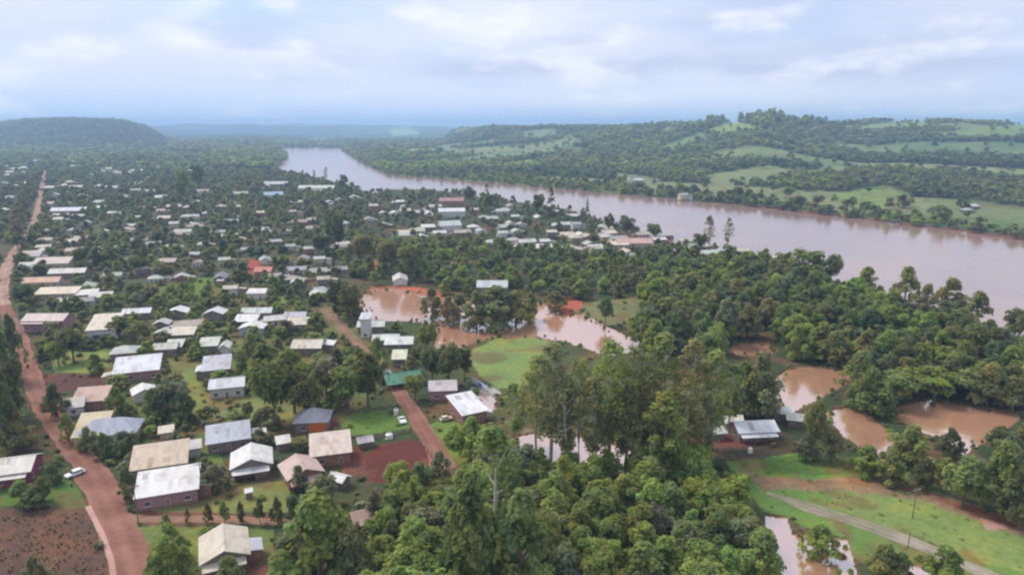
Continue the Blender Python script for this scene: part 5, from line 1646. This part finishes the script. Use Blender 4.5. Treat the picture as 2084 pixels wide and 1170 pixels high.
def merged(name, lst, lodf):
    vs, cs = [], []
    for t in lst:
        lv = lodf(t)
        q, col = LOD[t['k'], lv][rng.randrange(5)]
        nat = {'round': 1.05, 'bushy': 0.98, 'wide': 1.55, 'euc': 0.42, 'conifer': 0.5, 'tiers': 0.5}[t['k']]
        a = rng.uniform(0, 6.283); ca, sa = math.cos(a), math.sin(a)
        s = t['w'] / nat
        p = np.empty_like(q)
        p[..., 0] = (q[..., 0] * ca - q[..., 1] * sa) * s + t['x']
        p[..., 1] = (q[..., 0] * sa + q[..., 1] * ca) * s + t['y']
        p[..., 2] = q[..., 2] * t['h'] + t['z']
        c = np.array(TINTS[t['t']]) * rng.uniform(0.92, 1.38)
        vs.append(p.reshape(-1, 3).astype(np.float32))
        cs.append(np.repeat(col * c, 4, 0).astype(np.float32))
    v = np.concatenate(vs); c = np.concatenate(cs)
    me = np_mesh(name, v, np.arange(len(v)).reshape(-1, 4), c)
    o = link(name, me, M_LEAF, None, (1, 1, 1))
    return kind(o, 'stuff')


lod_d = lambda t: 0 if t['y'] < 620 else (1 if t['y'] < 1150 else 2)
merged("town_woods", rest, lod_d)
merged("far_forest", [t for t in FAR if t['far']], lod_d)
merged("distant_town_woods", [t for t in FAR if not t['far']], lod_d)

# low scrub and tufts over the open ground near the camera
UND = []
rr = random.Random(31)
pl = [(-60, 600), (2140, 600), (2160, 1300), (-60, 1300)]
yy = 88.0
while yy < 330:
    zc = yy * CP + H * SP
    st = 2.6 if yy < 190 else 4.2
    for x in np.arange(-0.8 * zc, 0.8 * zc, st):
        X, Y = x + rr.uniform(-.5, .5) * st, yy + rr.uniform(-.5, .5) * st
        dn = float(vnoise(X / 8, Y / 8, 88))
        px, py = proj(X, Y, 0)
        if rr.random() > (0.7 if px > 1480 and py > 920 else 0.18 + 0.75 * max(0, dn - 0.35)):
            continue
        px, py = proj(X, Y, 0)
        P = (np.array(px), np.array(py))
        if inpoly(*P, COVER[4][1]) or (inpoly(*P, [(735, 935), (770, 906), (832, 893), (874, 903), (898, 942), (905, 985), (800, 988), (752, 978)])) or inpoly(*P, [(-900, 1030), (178, 1036), (250, 1300), (-900, 1300)]):
            continue
        if water_mask(np.array([X]), np.array([Y]))[0] or not clear_of(X, Y, 0.5):
            continue
        mead = px > 1480 and py > 920
        h = rr.uniform(0.35, 1.5) * (0.22 if mead else 1)
        UND.append(dict(x=X, y=Y, z=-0.1, h=h, w=h * rr.uniform(1.1, 2.0) * (2.2 if mead else 1), k='round', t=rr.choice(('mid green', 'olive', 'bright green', 'grey-green', 'dark green', 'yellow-green') if not mead else ('bright green', 'yellow-green', 'straw', 'yellow-green'))))
    yy += st
for p in PONDS:                          # half drowned scrub along every flooded edge
    for a, b in zip(p, p[1:] + p[:1]):
        A, B = at(*a), at(*b)
        for k in range(int(math.dist(A, B) / 2.4)):
            t = rr.random()
            X, Y = A[0] + (B[0] - A[0]) * t + rr.gauss(0, 1.3), A[1] + (B[1] - A[1]) * t + rr.gauss(0, 1.6)
            h = rr.uniform(0.4, 1.3)
            UND.append(dict(x=X, y=Y, z=-0.35, h=h, w=h * rr.uniform(1.0, 1.9), k='bushy', t=rr.choice(('mid green', 'olive', 'bright green', 'grey-green', 'brownish'))))
merged("undergrowth", UND, lambda t: 2)

# stubble rows in the ploughed field
rows = []
for i in range(-60, 60):
    for j in range(0, 60):
        X, Y = -118 + i * 0.95 + rr.uniform(-.2, .2), 98 + j * 0.8 + rr.uniform(-.2, .2)
        px, py = proj(X, Y, 0)
        if px < -60 or rr.random() < 0.5 or not inpoly(np.array(px), np.array(py), [(-100, 1040), (168, 1044), (205, 1110), (222, 1170), (232, 1260), (-100, 1260)]):
            continue
        h = rr.uniform(0.25, 0.7)
        rows.append(dict(x=X, y=Y, z=-0.02, h=h, w=h * 0.8, k='bushy', t=rr.choice(('straw', 'straw', 'brownish', 'straw'))))
merged("crop_stubble", rows, lambda t: 2)

# ------------------------------------------------------------------ a label of its own for every repeat
LAND += [("the flooded pitch end", 1030, 690), ("the large flood pool", 1170, 680), ("the farmhouse pond", 1640, 780), ("the widest wood pond", 1950, 850),
         ("the orange-rimmed pond strip", 1750, 880), ("the flooded corner pool", 1640, 1110), ("the gravel track", 1790, 1078), ("the open meadow", 1860, 1010), ("the red earth yard", 820, 940),
         ("the ploughed field", 110, 1110), ("the bend of the red road", 60, 780), ("the bright green thicket", 410, 595), ("the river bend", 640, 350), ("the far avenue", 70, 430),
         ("the small wood pool", 1530, 708), ("the eucalyptus grove", 1260, 930), ("the riverside meadow", 2040, 710), ("the reddish side track", 440, 1056), ("the top of the red lane", 680, 650),
         ("the marshy strip", 1250, 640), ("the thick young wood", 1250, 1080), ("the wide flooded tree", 1020, 650), ("the far shore", 1350, 400), ("the shore opposite", 1660, 430)]
seen = {}
for th in THINGS:
    px, py = proj(th[4], th[5], th[6])
    best = min(LAND, key=lambda l: math.hypot(l[1] - px, (l[2] - py) * 1.6))
    dx, dy = px - best[1], (py - best[2]) * 1.6
    rel = ("on the river side of" if dx > 0 else "on the avenue side of") if abs(dx) > abs(dy) else ("beyond" if dy < 0 else "in front of")
    seen.setdefault((th[1], rel, best[0]), []).append((math.hypot(dx, dy), th))
ORD = ["", "second ", "third ", "fourth ", "fifth ", "sixth ", "seventh ", "eighth ", "ninth ", "tenth ", "eleventh ", "twelfth "]
for (desc, rel, lm), lst in seen.items():
    lst.sort(key=lambda a: a[0])
    for k, (_, th) in enumerate(lst):
        o = ("first " if len(lst) > 1 and k == 0 else ORD[min(k, 11)])
        lb = " ".join(f"{o}{desc} {rel} {lm}".split())
        if len(lb.split()) > 16:
            lb = lb.replace("on the river side of", "riverward of").replace("on the avenue side of", "avenueward of")
        tag(th[0], lb, th[2], th[3] or {'house': 'houses of the town', 'tree': 'broadleaf trees', 'shrub': 'small shrubs', 'conifer': 'conifers'}[th[2]])

# ------------------------------------------------------------------ air
mb = MB()
mb.box(-15000, 15000, -60, 15000, -4.5, 175)
hz = mb.build("haze", None)
m = bpy.data.materials.new("air")
m.use_nodes = True
nt = m.node_tree
nt.nodes.remove(nt.nodes['Principled BSDF'])
pv = nt.nodes.new('ShaderNodeVolumePrincipled')
pv.inputs['Density'].default_value = 0.0002
pv.inputs['Color'].default_value = (0.47, 0.69, 1.0, 1)
pv.inputs['Anisotropy'].default_value = 0.35
nt.links.new(pv.outputs[0], nt.nodes['Material Output'].inputs['Volume'])
hz.data.materials.append(m)
kind(hz, 'stuff')
print("COUNTS", "trees", len(TREES), "single", len(singles), "far", len(FAR), "small houses", n_small, "undergrowth", len(UND), "stubble", len(rows))
